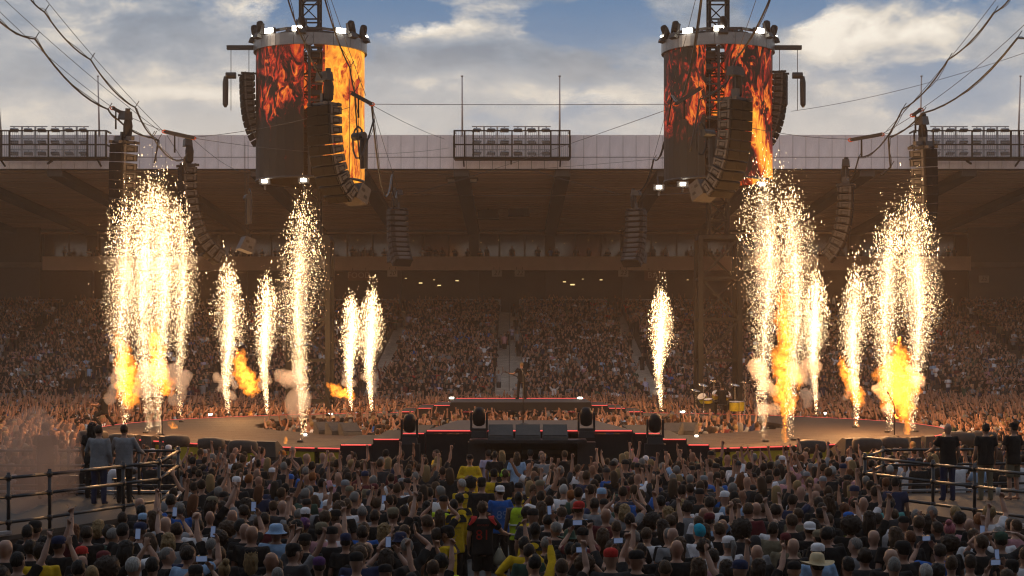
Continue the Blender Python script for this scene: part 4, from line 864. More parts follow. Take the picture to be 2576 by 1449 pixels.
def tubes(kind, pose, leg='stand', sleeve=0):
    V, Fc = [], []; dz = -.34 if leg == 'sit' else 0.0
    sp = POSE[pose]; up = [ARM[q][0][2] > 1.5 for q in sp]
    body = [(.80, .15, .105, 0), (.90, .172, .118, -.01), (1.02, .158, .108, 0), (1.15, .160, .11, 0), (1.28, .178, .122, -.005), (1.37, .178, .115, -.01), (1.43, .145, .09, -.01), (1.475, .075, .07, -.008)]
    if kind == 'body':
        tube_ring(V, Fc, [(0, y, z) for z, a, b, y in body], [(a, b) for z, a, b, y in body], 14, (1, 0, 0))
        tube_ring(V, Fc, [(0, -.015, 1.42), (0, -.008, 1.50), (0, .0, 1.57)], [.068, .058, .06], 10)
        hd = [(1.512, .040, .055, .028), (1.535, .056, .076, .018), (1.575, .068, .090, .008), (1.62, .0745, .098, 0), (1.665, .0765, .10, -.004), (1.705, .071, .092, -.006), (1.738, .052, .066, -.008), (1.754, .026, .034, -.008)]
        tube_ring(V, Fc, [(0, y, z) for z, a, b, y in hd], [(a, b) for z, a, b, y in hd], 14, (1, 0, 0))
        tube_ring(V, Fc, [(0, .092, 1.645), (0, .112, 1.60), (0, .10, 1.587)], [.010, .015, .012], 6)
        for s in (-1, 1): tube_ring(V, Fc, [(s*.076, -.008, 1.66), (s*.084, -.014, 1.635), (s*.078, -.006, 1.595)], [.011, .016, .011], 6)
        for s, q in ((1, sp[0]), (-1, sp[1])):
            S, E, Wr, d, nr, g_ = arm_pts(q, s); m1 = S.lerp(E, .45); m2 = E.lerp(Wr, .3)
            tube_ring(V, Fc, [S+Vector((-s*.05, 0, -.01)), S, m1, E, m2, Wr], [.05, .058, .049, .040, .043, .027], 10); hand(V, Fc, Wr, d, nr, g_, s)
        L1, L2 = LEG[leg]; L2 = L2 or tuple((-x, y, z) for x, y, z in L1)
        for L_ in (L1, L2):
            h, k, a, t = [Vector(p) for p in L_]; h = h-Vector((0, 0, dz if leg == 'sit' else 0)) if False else h
            tube_ring(V, Fc, [h+Vector((0, 0, .03)), h.lerp(k, .35), k, k.lerp(a, .35), a], [.088, .078, .054, .055, .036], 10); tube_ring(V, Fc, [a+Vector((0, -.04, -.05)), a+Vector((0, .03, -.03)), t], [.04, .045, .03], 8)
    elif kind in ('shirt', 'jacket', 'tank', 'hoodie'):
        ex = {'shirt': .014, 'tank': .010, 'jacket': .024, 'hoodie': .03}[kind]; zl = {'shirt': .84, 'tank': .86, 'jacket': .80, 'hoodie': .84}[kind]
        B = [(zl-.02, .178, .122, -.01)]+[q for q in body if q[0] > zl+.03]
        wob = .006 if kind == 'tank' else .012
        tube_ring(V, Fc, [(0, y, z) for z, a, b, y in B], [(a+ex+(wob if z < 1.2 else 0), b+ex+(wob if z < 1.2 else 0)) for z, a, b, y in B[:-1]]+[(.072, .066)], 14, (1, 0, 0))
        if kind == 'hoodie': tube_ring(V, Fc, [(-.11, -.05, 1.44), (0, -.11, 1.43), (.11, -.05, 1.44)], [.04, .055, .04], 8)
        if kind != 'tank':
            for s, q in ((1, sp[0]), (-1, sp[1])):
                S, E, Wr, d, nr, g_ = arm_pts(q, s)
                if kind == 'shirt': tube_ring(V, Fc, [S+Vector((-s*.07, 0, -.02)), S+Vector((0, 0, .004)), S.lerp(E, .35), S.lerp(E, .66)], [.060, .073, .070, .074], 10)
                else: tube_ring(V, Fc, [S+Vector((-s*.07, 0, -.02)), S, S.lerp(E, .5), E, E.lerp(Wr, .5), E.lerp(Wr, .97)], [.06, .078, .068, .058, .056, .04], 10)
    else:
        L1, L2 = LEG[leg]; L2 = L2 or tuple((-x, y, z) for x, y, z in L1); low_ = leg in ('sit', 'lunge'); zt = .72 if low_ else 1.0
        hb = .56 if low_ else .86
        tube_ring(V, Fc, [(0, -.01, hb-.05), (0, -.01, hb+.04), (0, -.005, zt)], [(.165, .115), (.188, .132), (.165, .118)], 14, (1, 0, 0))
        for L_ in (L1, L2):
            h, k, a, t = [Vector(p) for p in L_]
            if kind == 'shorts': tube_ring(V, Fc, [h+Vector((0, 0, .02)), h.lerp(k, .4), h.lerp(k, .95)], [.10, .098, .094], 10)
            else:
                tube_ring(V, Fc, [h+Vector((0, 0, .02)), h.lerp(k, .4), k, k.lerp(a, .5), a.lerp(k, .0)], [.10, .092, .070, .066, .062], 10)
                tube_ring(V, Fc, [a+Vector((0, -.045, -.05)), a+Vector((0, .03, -.025)), t], [.047, .052, .037], 8)
    if leg == 'sit' and kind in ('body',):
        pass
    return V, Fc
def seat_shift(V, kind):  # seated: bring the trunk, arms and head down to the hips
    return [Vector((v.x, v.y, v.z-.33)) if v.z > .78 or (kind != 'legs' and v.z > .70) else v for v in V]
_q = {}
def request(kind, pose, leg='stand'):
    _q[(kind, pose, leg)] = None
def bake(vox, ratio):
    tmp = []
    for key in [k for k in _q if _q[k] is None]:
        kind, pose, leg = key; V, Fc = tubes(kind, pose, leg)
        if leg in ('sit', 'lunge') and kind in ('body', 'shirt', 'tank'): V = seat_shift(V, kind)
        me = bpy.data.meshes.new('tmp'); me.from_pydata([tuple(v) for v in V], [], Fc); me.update(); o = bpy.data.objects.new('tmp', me); COL.objects.link(o)
        r_ = o.modifiers.new('r', 'REMESH'); r_.mode = 'VOXEL'; r_.voxel_size = vox if kind == 'body' else .02; r_.use_smooth_shade = True
        s_ = o.modifiers.new('s', 'SMOOTH'); s_.factor = .5; s_.iterations = 2 if kind == 'body' else 4
        d_ = o.modifiers.new('d', 'DECIMATE'); d_.ratio = ratio if kind == 'body' else .5
        tmp.append((key, o))
    bpy.context.view_layer.update(); dg = bpy.context.evaluated_depsgraph_get()
    for key, o in tmp:
        me = bpy.data.meshes.new_from_object(o.evaluated_get(dg)); me.name = {'body': 'body', 'legs': 'trousers'}.get(key[0], key[0]); _q[key] = me
        old = o.data; bpy.data.objects.remove(o); bpy.data.meshes.remove(old)
def lowpoly(meshes_mats, targets):
    """join a figure's meshes at a reduced face count: arrays of verts, tris, part index"""
    tmp = []
    for me, t in zip(meshes_mats, targets):
        o = bpy.data.objects.new('tmp', me); COL.objects.link(o); d_ = o.modifiers.new('d', 'DECIMATE'); d_.ratio = min(1, t/max(1, len(me.polygons)*1.0)); tmp.append(o)
    bpy.context.view_layer.update(); dg = bpy.context.evaluated_depsgraph_get(); VV, TT, PP = [], [], []; b = 0
    for i, o in enumerate(tmp):
        m2 = o.evaluated_get(dg).to_mesh(); m2.calc_loop_triangles(); nv = len(m2.vertices); v = np.empty(nv*3, np.float32); m2.vertices.foreach_get('co', v); nt = len(m2.loop_triangles); t = np.empty(nt*3, np.int32); m2.loop_triangles.foreach_get('vertices', t)
        VV.append(v.reshape(-1, 3)); TT.append(t.reshape(-1, 3)+b); PP.append(np.full(nv, i)); b += nv
    for o in tmp: bpy.data.objects.remove(o)
    return np.concatenate(VV), np.concatenate(TT), np.concatenate(PP)
# ---- hair and hats
def ico(sub, fn, name):
    bm = bmesh.new(); bmesh.ops.create_icosphere(bm, subdivisions=sub, radius=1)
    for v in bm.verts: v.co = fn(v.co.copy())
    me = bpy.data.meshes.new(name); bm.to_mesh(me); bm.free(); me.polygons.foreach_set('use_smooth', [True]*len(me.polygons)); return me
def nz3(p, s, o=0): return noise.noise((p[0]*s+o, p[1]*s+o, p[2]*s))
def f_short(thick, amp, sd):
    def fn(c):
        n_ = nz3(c, 3.2, sd)*amp+nz3(c, 9, sd)*amp*.5; p = Vector((c.x*(.0785+thick), c.y*(.103+thick)-.008, c.z*(.105+thick)))*(1)
        p *= 1+n_; p.z += 1.652
        if c.y > .28 and c.z < .45: p = Vector((p.x*.72, p.y*.72, p.z))
        if c.z < -.62: p = Vector((p.x*.8, p.y*.8-.01, max(p.z, 1.565)))
        return p
    return fn
def f_long(length, w, sd, curl):
    def fn(c):
        p = Vector((c.x*.092, c.y*.112-.012, 1.652+c.z*.113))
        if c.y > .25 and c.z < .5: p = Vector((p.x*.75, p.y*.70, p.z))
        if c.z < .1 and c.y <= .3:
            t = min(1, (.1-c.z)/1.1); p.z = 1.64-t*length; p.x *= 1+w*t; p.y = p.y*(1-.35*t)-.05*t-.035
        n_ = nz3(c, 4, sd)*curl+nz3((c.x*3, c.y*3, c.z*.7), 5, sd)*curl*.7
        return p+Vector((c.x, c.y, c.z*.4))*n_
    return fn
def f_curly(rad, sd):
    def fn(c):
        n_ = 1+.16*nz3(c, 4, sd)+.13*nz3(c, 9, sd); p = Vector((c.x*rad, c.y*rad*1.08-.02, c.z*rad))*n_; p.z += 1.665
        if c.y > .45 and c.z < .3: p = Vector((p.x*.7, p.y*.6, p.z))
        return p
    return fn
HAIR = {'short': ico(3, f_short(.009, .12, 1), 'hair'), 'crop': ico(3, f_short(.004, .05, 2), 'hair'), 'messy': ico(3, f_short(.02, .24, 3), 'hair'), 'long': ico(4, f_long(.36, .25, 4, .02), 'hair'), 'longwavy': ico(4, f_long(.40, .55, 5, .035), 'hair'),
        'bob': ico(4, f_long(.20, .35, 6, .018), 'hair'), 'curly': ico(4, f_curly(.135, 7), 'hair'), 'bushy': ico(4, f_curly(.155, 9), 'hair')}
def pony():
    me = MB(); a = f_short(.006, .04, 8); bm = bmesh.new(); bmesh.ops.create_icosphere(bm, subdivisions=3, radius=1)
    V = [a(v.co.copy()) for v in bm.verts]; bm.verts.index_update(); Fs = [tuple(v.index for v in f.verts) for f in bm.faces]; bm.free(); me.add(V, Fs)
    me.tube([(0, -.09, 1.69), (0, -.15, 1.70), (.01, -.175, 1.62), (.0, -.16, 1.50), (.01, -.15, 1.40)], [.02, .035, .042, .035, .008], 9); return me.mesh('hair', True)
HAIR['pony'] = pony()
def bun():
    me = MB(); a = f_short(.006, .05, 11); bm = bmesh.new(); bmesh.ops.create_icosphere(bm, subdivisions=3, radius=1)
    V = [a(v.co.copy()) for v in bm.verts]; bm.verts.index_update(); Fs = [tuple(v.index for v in f.verts) for f in bm.faces]; bm.free(); me.add(V, Fs)
    bm = bmesh.new(); bmesh.ops.create_icosphere(bm, subdivisions=2, radius=1); V = [v.co*.05*(1+.2*nz3(v.co, 4))+Vector((0, -.08, 1.765)) for v in bm.verts]; bm.verts.index_update(); Fs = [tuple(v.index for v in f.verts) for f in bm.faces]; bm.free(); me.add(V, Fs)
    return me.mesh('hair', True)
HAIR['bun'] = bun()
def cap(back=False):
    m = MB(); n = 16; prof = [(.1, .086, 0), (.1, .09, .04), (.092, .086, .075), (.06, .055, .102), (.012, .012, .11)]; V = []; fs = []
    for a_, b_, z in prof:
        for k in range(n): t = 2*math.pi*k/n; V.append((b_*math.cos(t)*1.0, (a_+.008)*math.sin(t)-.006, 1.665+z))
    for i in range(len(prof)-1):
        for k in range(n): fs.append((i*n+k, i*n+(k+1) % n, (i+1)*n+(k+1) % n, (i+1)*n+k))
    fs.append(tuple(4*n+k for k in range(n))); m.add(V, fs); s = -1 if back else 1; B = []
    for r_, dz in ((.0, 0), (1, -.018)):
        for k in range(9): t = math.pi*(.1+.8*k/8); B.append((.083*math.cos(t), s*((.100+.066*r_)*math.sin(t)*(1 if r_ else 1))-.004, 1.672+dz))
    B2 = [(x, y, z+.008) for x, y, z in B]; b_ = []
    for k in range(8): b_ += [(k, 9+k, 10+k, k+1), (18+k, 18+k+1, 18+10+k, 18+9+k), (9+k, 27+k, 28+k, 10+k)]
    m.add(B+B2, b_); return m.mesh('cap', True)
def brimhat(rb, droop, crown, pinch):
    m = MB(); n = 20; prof = [(rb, -.0-droop), (rb*.8, -.012-droop*.4), (.105, 0), (.102, .04), (.09, crown*.8), (.06, crown), (.01, crown-.01*pinch)]; V = []; fs = []
    for i, (r_, z) in enumerate(prof):
        for k in range(n):
            t = 2*math.pi*k/n; zz = z+(.035*abs(math.cos(t))**2 if pinch and i == 0 else 0); V.append((r_*math.cos(t)*(.9 if i > 1 else 1), r_*math.sin(t)*1.08-.005, 1.668+zz))
    for i in range(len(prof)-1):
        for k in range(n): fs.append((i*n+k, i*n+(k+1) % n, (i+1)*n+(k+1) % n, (i+1)*n+k))
    fs.append(tuple((len(prof)-1)*n+k for k in range(n))); m.add(V, fs); return m.mesh('hat', True)
HATS = {'cap': cap(), 'backcap': cap(True), 'bucket': brimhat(.145, .05, .085, 0), 'cowboy': brimhat(.21, .01, .125, 1), 'beanie': ico(3, f_short(.012, .03, 5), 'beanie')}
face = MB()
for s in (-1, 1): face.box((s*.031, .094, 1.636), (.026, .012, .011)).box((s*.033, .093, 1.655), (.036, .012, .006))
face.box((0, .095, 1.562), (.045, .012, .009)); face = face.mesh('face_features')
ears = MB()
for s in (-1, 1): ears.cyl((s*.098, -.008, 1.63), .038, .035, 10, axis=(1, 0, 0))
ears.tube([(.10*math.cos(t*.3), -.008, 1.645+.12*math.sin(t*.3)) for t in range(11)], .009, 5); ears = ears.mesh('ear_defenders')
# ---- palettes
SKIN = [(.36, .19, .125), (.33, .17, .11), (.40, .225, .15), (.30, .15, .092), (.36, .205, .145), (.25, .12, .07), (.07, .034, .02)]
HC_ = {'black': (.012, .01, .009), 'dark brown': (.035, .02, .012), 'brown': (.085, .045, .022), 'auburn': (.16, .055, .018), 'blond': (.34, .22, .095), 'grey': (.26, .24, .22), 'white': (.5, .47, .44), 'pink': (.55, .16, .2), 'ginger': (.30, .10, .025), 'purple': (.16, .05, .2)}
CL = {'black': (.012, .012, .013), 'charcoal': (.035, .035, .038), 'white': (.66, .64, .66), 'grey': (.22, .22, .23), 'navy': (.02, .028, .07), 'blue': (.02, .10, .36), 'light blue': (.25, .38, .56), 'dark green': (.03, .065, .045), 'maroon': (.11, .018, .022), 'red': (.42, .025, .02), 'pink': (.45, .22, .24), 'khaki': (.17, .14, .09), 'yellow': (.60, .38, .012), 'hi-vis yellow': (.45, .62, .03), 'teal': (.06, .26, .26), 'orange': (.5, .16, .02), 'lilac': (.42, .38, .52), 'straw': (.52, .42, .26), 'turquoise': (.02, .30, .42)}
for k_ in HC_: HC_[k_] = tuple(c*.7 for c in HC_[k_])
for pz in POSE:
    lg = {'guitar': 'wide', 'drummer': 'sit'}.get(pz, 'stand')
    request('body', pz, lg); request('shirt', pz, lg)
for pz in ('down', 'rail', 'raill', 'fold', 'hip', 'rpoint', 'hang', 'head'): request('jacket', pz)
for pz in ('down', 'fold', 'phone2'): request('hoodie', pz)
request('legs', 'down', 'stand'); request('shorts', 'down', 'stand'); request('legs', 'down', 'wide'); request('legs', 'down', 'sit'); request('legs', 'down', 'apart'); request('legs', 'down', 'lunge'); request('body', 'guitar', 'lunge'); request('shirt', 'guitar', 'lunge'); request('body', 'guitar', 'apart'); request('shirt', 'guitar', 'apart'); request('tank', 'drummer', 'sit'); request('tank', 'down'); request('tank', 'wide')
bake(.0145, .42)
def person(loc, rz, pose='down', skin=0, top=('shirt', 'black'), hair=('short', 'brown'), hat=None, legs=('legs', 'black'), sc=1.0, lab='', group='people standing in the floor crowd', showface=False, leg='stand', cat='person', tilt=0):
    b = link('person', _q[('body', pose, leg)], None, M['skin'], SKIN[skin]); b.location = loc; b.rotation_euler = (tilt, 0, rz); w_ = sc*(1 if group != 'people standing in the floor crowd' else random.uniform(.95, 1.14)); b.scale = (w_, w_, sc)
    setp(b, lab or 'x', cat, group)
    if top: link({'shirt': 't_shirt', 'jacket': 'jacket', 'tank': 'vest_top', 'hoodie': 'hoodie'}[top[0]], _q[(top[0], pose, leg)] if (top[0], pose, leg) in _q else _q[('shirt', pose, leg)], b, M['cloth'], CL[top[1]])
    if legs: link('trousers' if legs[0] == 'legs' else 'shorts', _q[(legs[0], 'down', leg)], b, M['cloth'], CL[legs[1]])
    if hair and hair[0] != 'bald': link('hair', HAIR[hair[0]], b, M['hair'], HC_[hair[1]])
    if hat: link({'cap': 'cap', 'backcap': 'cap', 'bucket': 'bucket_hat', 'cowboy': 'brimmed_hat', 'beanie': 'beanie'}[hat[0]], HATS[hat[0]], b, M['cloth'], CL[hat[1]])
    if leg in ('sit', 'lunge'):
        for c_ in b.children:
            if c_.name.split('.')[0] in ('hair', 'cap'): c_.location.z = -.33
    if showface: link('face_features', face, b, M['hair'], (.03, .015, .01))
    return b
def back_print(b, s, size, col, z=1.28, shear=0.0, name='shirt_print', y_side=-1):
    """lettering laid on the back (or chest) of a figure's top"""
    from mathutils.bvhtree import BVHTree
    sh = [c for c in b.children if c.name.split('.')[0] in ('t_shirt', 'jacket', 'hoodie', 'vest_top')][0].data
    bv = BVHTree.FromPolygons([v.co for v in sh.vertices], [tuple(p.vertices) for p in sh.polygons]); me = text_mesh(s, size, shear)
    bm = bmesh.new(); bm.from_mesh(me); bmesh.ops.triangulate(bm, faces=bm.faces)
    for v in bm.verts:
        x, zz = v.co.x, v.co.y+z; x = x if y_side < 0 else -x
        h = bv.ray_cast(Vector((x, y_side, zz)), Vector((0, -y_side, 0))); yy = h[0].y if h[0] is not None else y_side*.13; v.co = Vector((x, yy+y_side*.008, zz))
    bm.to_mesh(me); bm.free(); return link(name, me, b, M['cloth'], col)
# ================================================================== who stands where
# (crop x, crop y, hair, top, pose, hat): heads read off four enlarged crops of the photograph
ROWS_ = [
 "40,1290,bald,black|200,1160,short black,black|240,1235,messy black,black|290,1320,messy dark brown,yellow hoodie|400,1230,,black,,cap navy|318,1185,messy black,black,rhorns|585,1262,,black,down,cap red|640,1150,short dark brown,black,lhorns|530,1130,long auburn,maroon|705,1085,bob blond,black|782,1118,messy dark brown,charcoal|800,1150,crop grey,dark green|900,1030,short dark brown,black|1000,965,bald,charcoal|1000,1022,,black,,cap light blue|990,1150,,white,,cap navy|1085,1062,long brown,black|1135,1032,longwavy blond,black|890,1165,short black,black,fold|905,1275,long black,white,phone2|1065,1235,pony brown,black|560,1385,short black,black|655,1432,crop blond,grey|765,1395,bushy dark brown,black|955,1432,crop white,black|1090,1392,short black,black|1205,1295,crop grey,black|1322,1275,short dark brown,navy hoodie|1400,1425,,black,phone2,cap black|1600,1372,bun blond,black|1410,1060,short brown,black|1262,1152,short dark brown,black,lpoint|1282,962,messy grey,blue,lfist|1225,945,short black,black|1352,885,short grey,black|1372,690,crop dark brown,black|1500,762,long blond,black|1620,912,short dark brown,black|1660,752,short brown,black|1690,812,,black,,beanie white|1782,785,curly ginger,black|1712,1122,short black,black,rphone|1752,1142,bald,black|1800,1185,bald,black|1440,830,pony dark brown,black,wide|1560,860,crop grey,charcoal,rhorns|1110,742,short brown,white|905,612,bald,black|1205,557,,black,,cap white|1090,572,,black,,cap white|1310,690,,black,,cap black|1380,640,messy black,black,lfist|1470,620,short dark brown,black,rhorns|1610,640,crop brown,black,lfist|1740,640,short brown,charcoal,rfist|1500,1010,bald,black|1740,990,short dark brown,black|1560,1180,curly dark brown,black,lhorns|1640,1110,curly brown,black",
 "110,1372,bald,black|145,1172,,light blue,,bucket light blue|350,1190,,black hoodie,,cap black|542,1172,,black,,cap black|642,1192,,black,,cap navy|460,1132,,pink,,cap khaki|782,1112,bob brown,blue|917,1102,longwavy blond,black|1095,1107,crop brown,black|1245,1067,bald,black|1180,1102,short brown,charcoal|1035,1192,,black,,bucket navy|752,1272,curly brown,black|745,1332,crop brown,navy|720,1402,,blue,,cap black|930,1312,long dark brown,black,phone2|450,1352,,black,,cap purple|200,1112,short brown,black|122,932,short brown,black|190,947,bald,charcoal|255,962,bald,grey|365,932,,grey,,cap black|512,942,,black,,cap white|585,902,short dark brown,black|650,972,short brown,white,lfist|715,902,short black,black|880,932,curly brown,black,rpoint|760,992,crop grey,grey|950,922,short dark brown,black|1010,912,short dark brown,black|1075,912,short brown,black|1125,932,crop ginger,black|1195,882,short dark brown,black|1285,882,crop grey,white|1282,792,long brown,black|405,747,bushy ginger,black|470,802,short black,white|385,892,messy grey,dark green|385,832,crop grey,charcoal|245,752,,black,,backcap blue|480,892,bald,pink|530,700,pony dark brown,white,rphone|20,772,bald,black,lhorns|600,1000,messy brown,black|300,1130,long black,black|60,1080,short dark brown,maroon|290,1070,bob brown,maroon|380,1060,messy purple,black|560,1050,,black,,cap black|450,1060,short brown,black|1220,960,long black,black|1060,1000,short black,black|880,830,short dark brown,black,phone2|1140,740,crop grey,black|1010,700,bald,maroon|780,760,,maroon,,cap navy|700,620,short dark brown,black,lfist|930,600,short black,black,rfist|1040,570,messy dark brown,black,rfist|1110,640,short dark brown,black|1200,600,short black,black|540,600,bald,black|478,610,bald,charcoal|262,575,bald,black|190,600,,black,,beanie orange|1380,720,long brown,black|1300,640,long blond,black,rhorns|1000,830,short brown,black,phone2",
 "260,1062,crop black,black|410,1152,,charcoal,,cowboy dark green|505,1192,,maroon,phone2,cap black|545,1352,curly brown,black,phone2|680,1362,,charcoal,,cap red|890,1352,,black,lfist,cap black|925,1262,short dark brown,black|980,1132,short brown,white|1100,1142,crop grey,black|1200,1242,long brown,black|1335,1152,,white,,beanie turquoise|1370,1212,messy dark brown,white|1545,1192,pony grey,white,,cap white|1435,1322,short dark brown,pink|1330,1392,long brown,black|1095,1392,crop brown,black|1530,1372,long dark brown,black,rhorns|1735,1232,,grey,,beanie charcoal|1490,1062,bald,black,rhorns|1345,1062,short brown,charcoal|1260,962,messy dark brown,grey|1400,962,short dark brown,white|1520,902,,black,,cap white|1575,852,crop grey,black|1645,882,bald,lilac|1765,892,short dark brown,black|1450,842,crop grey,blue|1385,842,short brown,black|1680,792,bald,charcoal|1215,932,long blond,white|1000,1032,bushy dark brown,black|840,1052,short dark brown,black|670,1032,bald,maroon,fold|745,1102,crop brown,charcoal|650,1142,long brown,black|590,952,short dark brown,grey|480,1002,,black,,backcap red|455,962,short brown,light blue|360,972,short brown,white|265,912,curly dark brown,black|205,882,curly dark brown,white,phone2|380,852,crop white,white|440,862,short ginger,black|745,872,short dark brown,navy|650,872,bald,black|500,737,bald,black|580,822,short brown,black|640,902,,white,,cap light blue|800,800,,dark green,,cap black|920,900,crop brown,blue,rhorns|800,960,short dark brown,black|880,960,short dark brown,black,rfist|1060,940,short black,black,lpoint|1130,1050,short brown,black,rhorns|1200,870,short dark brown,black|1270,830,short dark brown,black,rphone|1090,870,short black,charcoal,rfist|1000,740,bald,black|1050,860,,navy,,cap navy|900,690,,black,,cap black|1195,690,short brown,light blue|1440,650,long blond,black,lpoint|1330,730,short black,black,horns2|1500,720,short brown,charcoal,rhorns|1540,640,bald,black|1655,640,bald,black,rhorns|1790,640,short brown,black|680,620,curly brown,black,lhorns|735,640,crop grey,black,lpoint|1800,700,messy dark brown,black|560,870,short dark brown,charcoal|490,870,short dark brown,dark green|1600,980,short brown,black|1690,1010,short brown,maroon|1800,960,bald,black",
 "72,842,bald,white|235,882,bald,black|340,902,bald,charcoal|350,802,bald,black|430,862,short brown,charcoal|180,1232,bald,black|40,1112,short dark brown,khaki|320,1112,,black,,backcap white|415,1122,short black,black|575,1012,,black,rpoint,cap blue|755,1162,bald,charcoal|780,1042,short dark brown,white|855,1002,,charcoal,,cap black|970,1052,,black,,cap black|1075,1112,short brown,charcoal|1055,1002,crop grey,black|1140,1052,bob dark brown,charcoal|1210,1022,crop grey,black|1300,1022,pony blond,maroon|1370,1042,messy dark brown,black|1205,1082,short dark brown,black,clap|1325,1122,bun pink,black|1015,1172,crop auburn,black|905,1192,long brown,black|690,1292,messy dark brown,charcoal|355,1272,,light blue,,cap white|350,1412,,straw,,cowboy straw|185,1372,,black,,cap black|570,1372,short black,navy|880,1352,bald,black|960,1292,,black,,cap black|1225,1242,short dark brown,blue,phone2|1290,1192,curly dark brown,black|1445,1132,short brown,white,rfist|1580,1032,messy blond,white,rfist|1650,1142,messy grey,white,fold|1665,1222,,charcoal,head,cap dark green|1765,1132,crop brown,pink|1735,1082,short dark brown,black|1310,1352,short brown,lilac|965,1432,crop grey,black|1060,1438,crop white,charcoal|1215,1412,messy black,black|130,1000,short dark brown,charcoal|210,1000,crop brown,khaki|300,1000,,black,,cap black|440,1020,crop brown,black|360,950,short dark brown,black|740,880,short dark brown,black|870,940,crop brown,teal|640,880,,black,,cap navy|560,780,long brown,black,rhorns|650,760,messy grey,black,rfist|520,720,curly auburn,pink|430,740,short brown,black|240,640,crop auburn,black,rhorns|150,740,bald,pink|580,625,,black,,cap white|330,700,long dark brown,black|460,650,short dark brown,black,rpoint|440,940,longwavy brown,black|540,950,crop auburn,black|730,830,short dark brown,black|910,800,short black,navy|1060,720,crop white,black|1160,640,crop brown,black|1780,700,curly white,black|1670,780,curly auburn,black|860,760,,black,,cap black|100,620,,dark green,lhorns,cap white|180,560,short brown,black,rfist|1440,1060,bald,pink,rhorns|20,960,bald,black|1520,1240,short brown,black"]
people = []          # dicts of attributes, placed later
def parse(i, s):
    X0 = 960*i
    for e in s.split('|'):
        q = e.split(',')+['']*6; cx, cy = float(q[0]), float(q[1]); px, py = (X0+cx/1.906)/1.4907, (1400+cy/1.906)/1.4907
        h = q[2].split(' ', 1) if q[2] else None; t = q[3].rsplit(' ', 1) if q[3].endswith('hoodie') else [q[3], 'shirt']
        people.append(dict(px=px, py=py, hair=tuple(h) if h and h[0] != 'bald' else (('bald', '') if h else None), top=(t[1], t[0]), pose=q[4] or 'down', hat=tuple(q[5].split(' ', 1)) if q[5] else None))
for i, s in enumerate(ROWS_): parse(i, s)
HEADZ = 1.63
def ground_of(px, py): return on(px, py, HEADZ)
def in_poly(x, y, P):
    c = False; n = len(P); j = n-1
    for i in range(n):
        if (P[i][1] > y) != (P[j][1] > y) and x < (P[j][0]-P[i][0])*(y-P[i][1])/(P[j][1]-P[i][1])+P[i][0]: c = not c
        j = i
    return c
PLF = [[(-7.1, 35.7), (-7.6, 40.9), (-15, 40.9), (-15, 26), (-11.3, 27.4), (-9.2, 30.6)], [(7.4, 37.6), (8.6, 41.2), (15.5, 41.9), (15.5, 25), (11.6, 27.4), (9.5, 32.2)]]
for p in people:
    g_ = ground_of(p['px'], p['py']); p['x'], p['y'] = g_.x, g_.y; p['sc'] = random.uniform(.95, 1.05); p['named'] = True
for p in people:                 # nobody stands inside a platform: step clear of it, or of a neighbour
    for q in range(12):
        if any(in_poly(p['x'], p['y'], P) for P in PLF): p['x'] += .25 if p['x'] < 0 else -.25
occ = [(p['x'], p['y']) for p in people]
for it in range(30):
    for i in range(len(occ)):
        for j in range(i):
            dx, dy = occ[i][0]-occ[j][0], occ[i][1]-occ[j][1]; d = math.hypot(dx, dy)
            if 1e-6 < d < .40: k = (.40-d)/2/d; occ[i] = (occ[i][0]+dx*k, occ[i][1]+dy*k); occ[j] = (occ[j][0]-dx*k, occ[j][1]-dy*k)
for p, o in zip(people, occ): p['x'], p['y'] = o
HAIRW = [('short', 'dark brown')]*9+[('short', 'black')]*6+[('short', 'brown')]*8+[('crop', 'brown')]*5+[('crop', 'grey')]*5+[('bald', '')]*9+[('long', 'brown')]*3+[('long', 'dark brown')]*4+[('long', 'blond')]*2+[('longwavy', 'auburn'), ('longwavy', 'blond'), ('curly', 'brown'), ('curly', 'dark brown'), ('messy', 'brown'), ('messy', 'dark brown'), ('messy', 'blond'), ('pony', 'brown'), ('pony', 'blond'), ('bob', 'blond'), ('bob', 'brown'), ('crop', 'ginger'), ('bushy', 'dark brown')]
HATW = [('cap', 'black')]*4+[('cap', 'navy')]*2+[('cap', 'white'), ('backcap', 'black'), ('backcap', 'grey'), ('beanie', 'charcoal'), ('cap', 'khaki'), ('cap', 'maroon'), ('bucket', 'black')]
TOPW = ['black']*58+['charcoal']*10+['white']*11+['grey']*8+['navy']*6+['light blue']*3+['maroon']*2+['dark green']*2+['blue']*2+['khaki']*1+['pink']*1
POSEW = ['down']*40+['fold']*14+['rhorns']*5+['lhorns']*5+['rfist']*4+['lfist']*4+['rpoint']*4+['lpoint']*3+['horns2']*2+['phone2']*4+['rphone']*4+['clap']*3+['wide']*1
def rnd_person(x, y):
    h = random.choice(HAIRW); hat = random.choice(HATW) if random.random() < .16 else None
    return dict(x=x, y=y, hair=None if hat and h[0] == 'bald' else (h if not hat else (h if h[0] in ('long', 'pony', 'longwavy') else None)), hat=hat, top=('shirt', random.choice(TOPW)), pose=random.choice(POSEW), sc=random.uniform(.92, 1.05), named=False)
def blocked(x, y):
    if any(in_poly(x, y, P) for P in PLF): return True
    px = 1288+x*F/y
    if 1120 < px < 1325 and y < 44: return True                       # the way kept clear by the stewards
    if y > 41.5 and -2.2 < x < 2.6: return True
    hy = YH+(HC-HEADZ)*F/y
    if px < 430 and y < 38 and hy < 1352-.185*px: return True            # ground in front of the platforms is kept free
    if px > 2150 and y < 38 and hy < 1262+(px-2150)*.18: return True
    if math.hypot(x-CX, y-CY) < RO+3.9: return True
    if abs(x-.3) < 6.5 and y > 45.0: return True
    return False
cells = {}
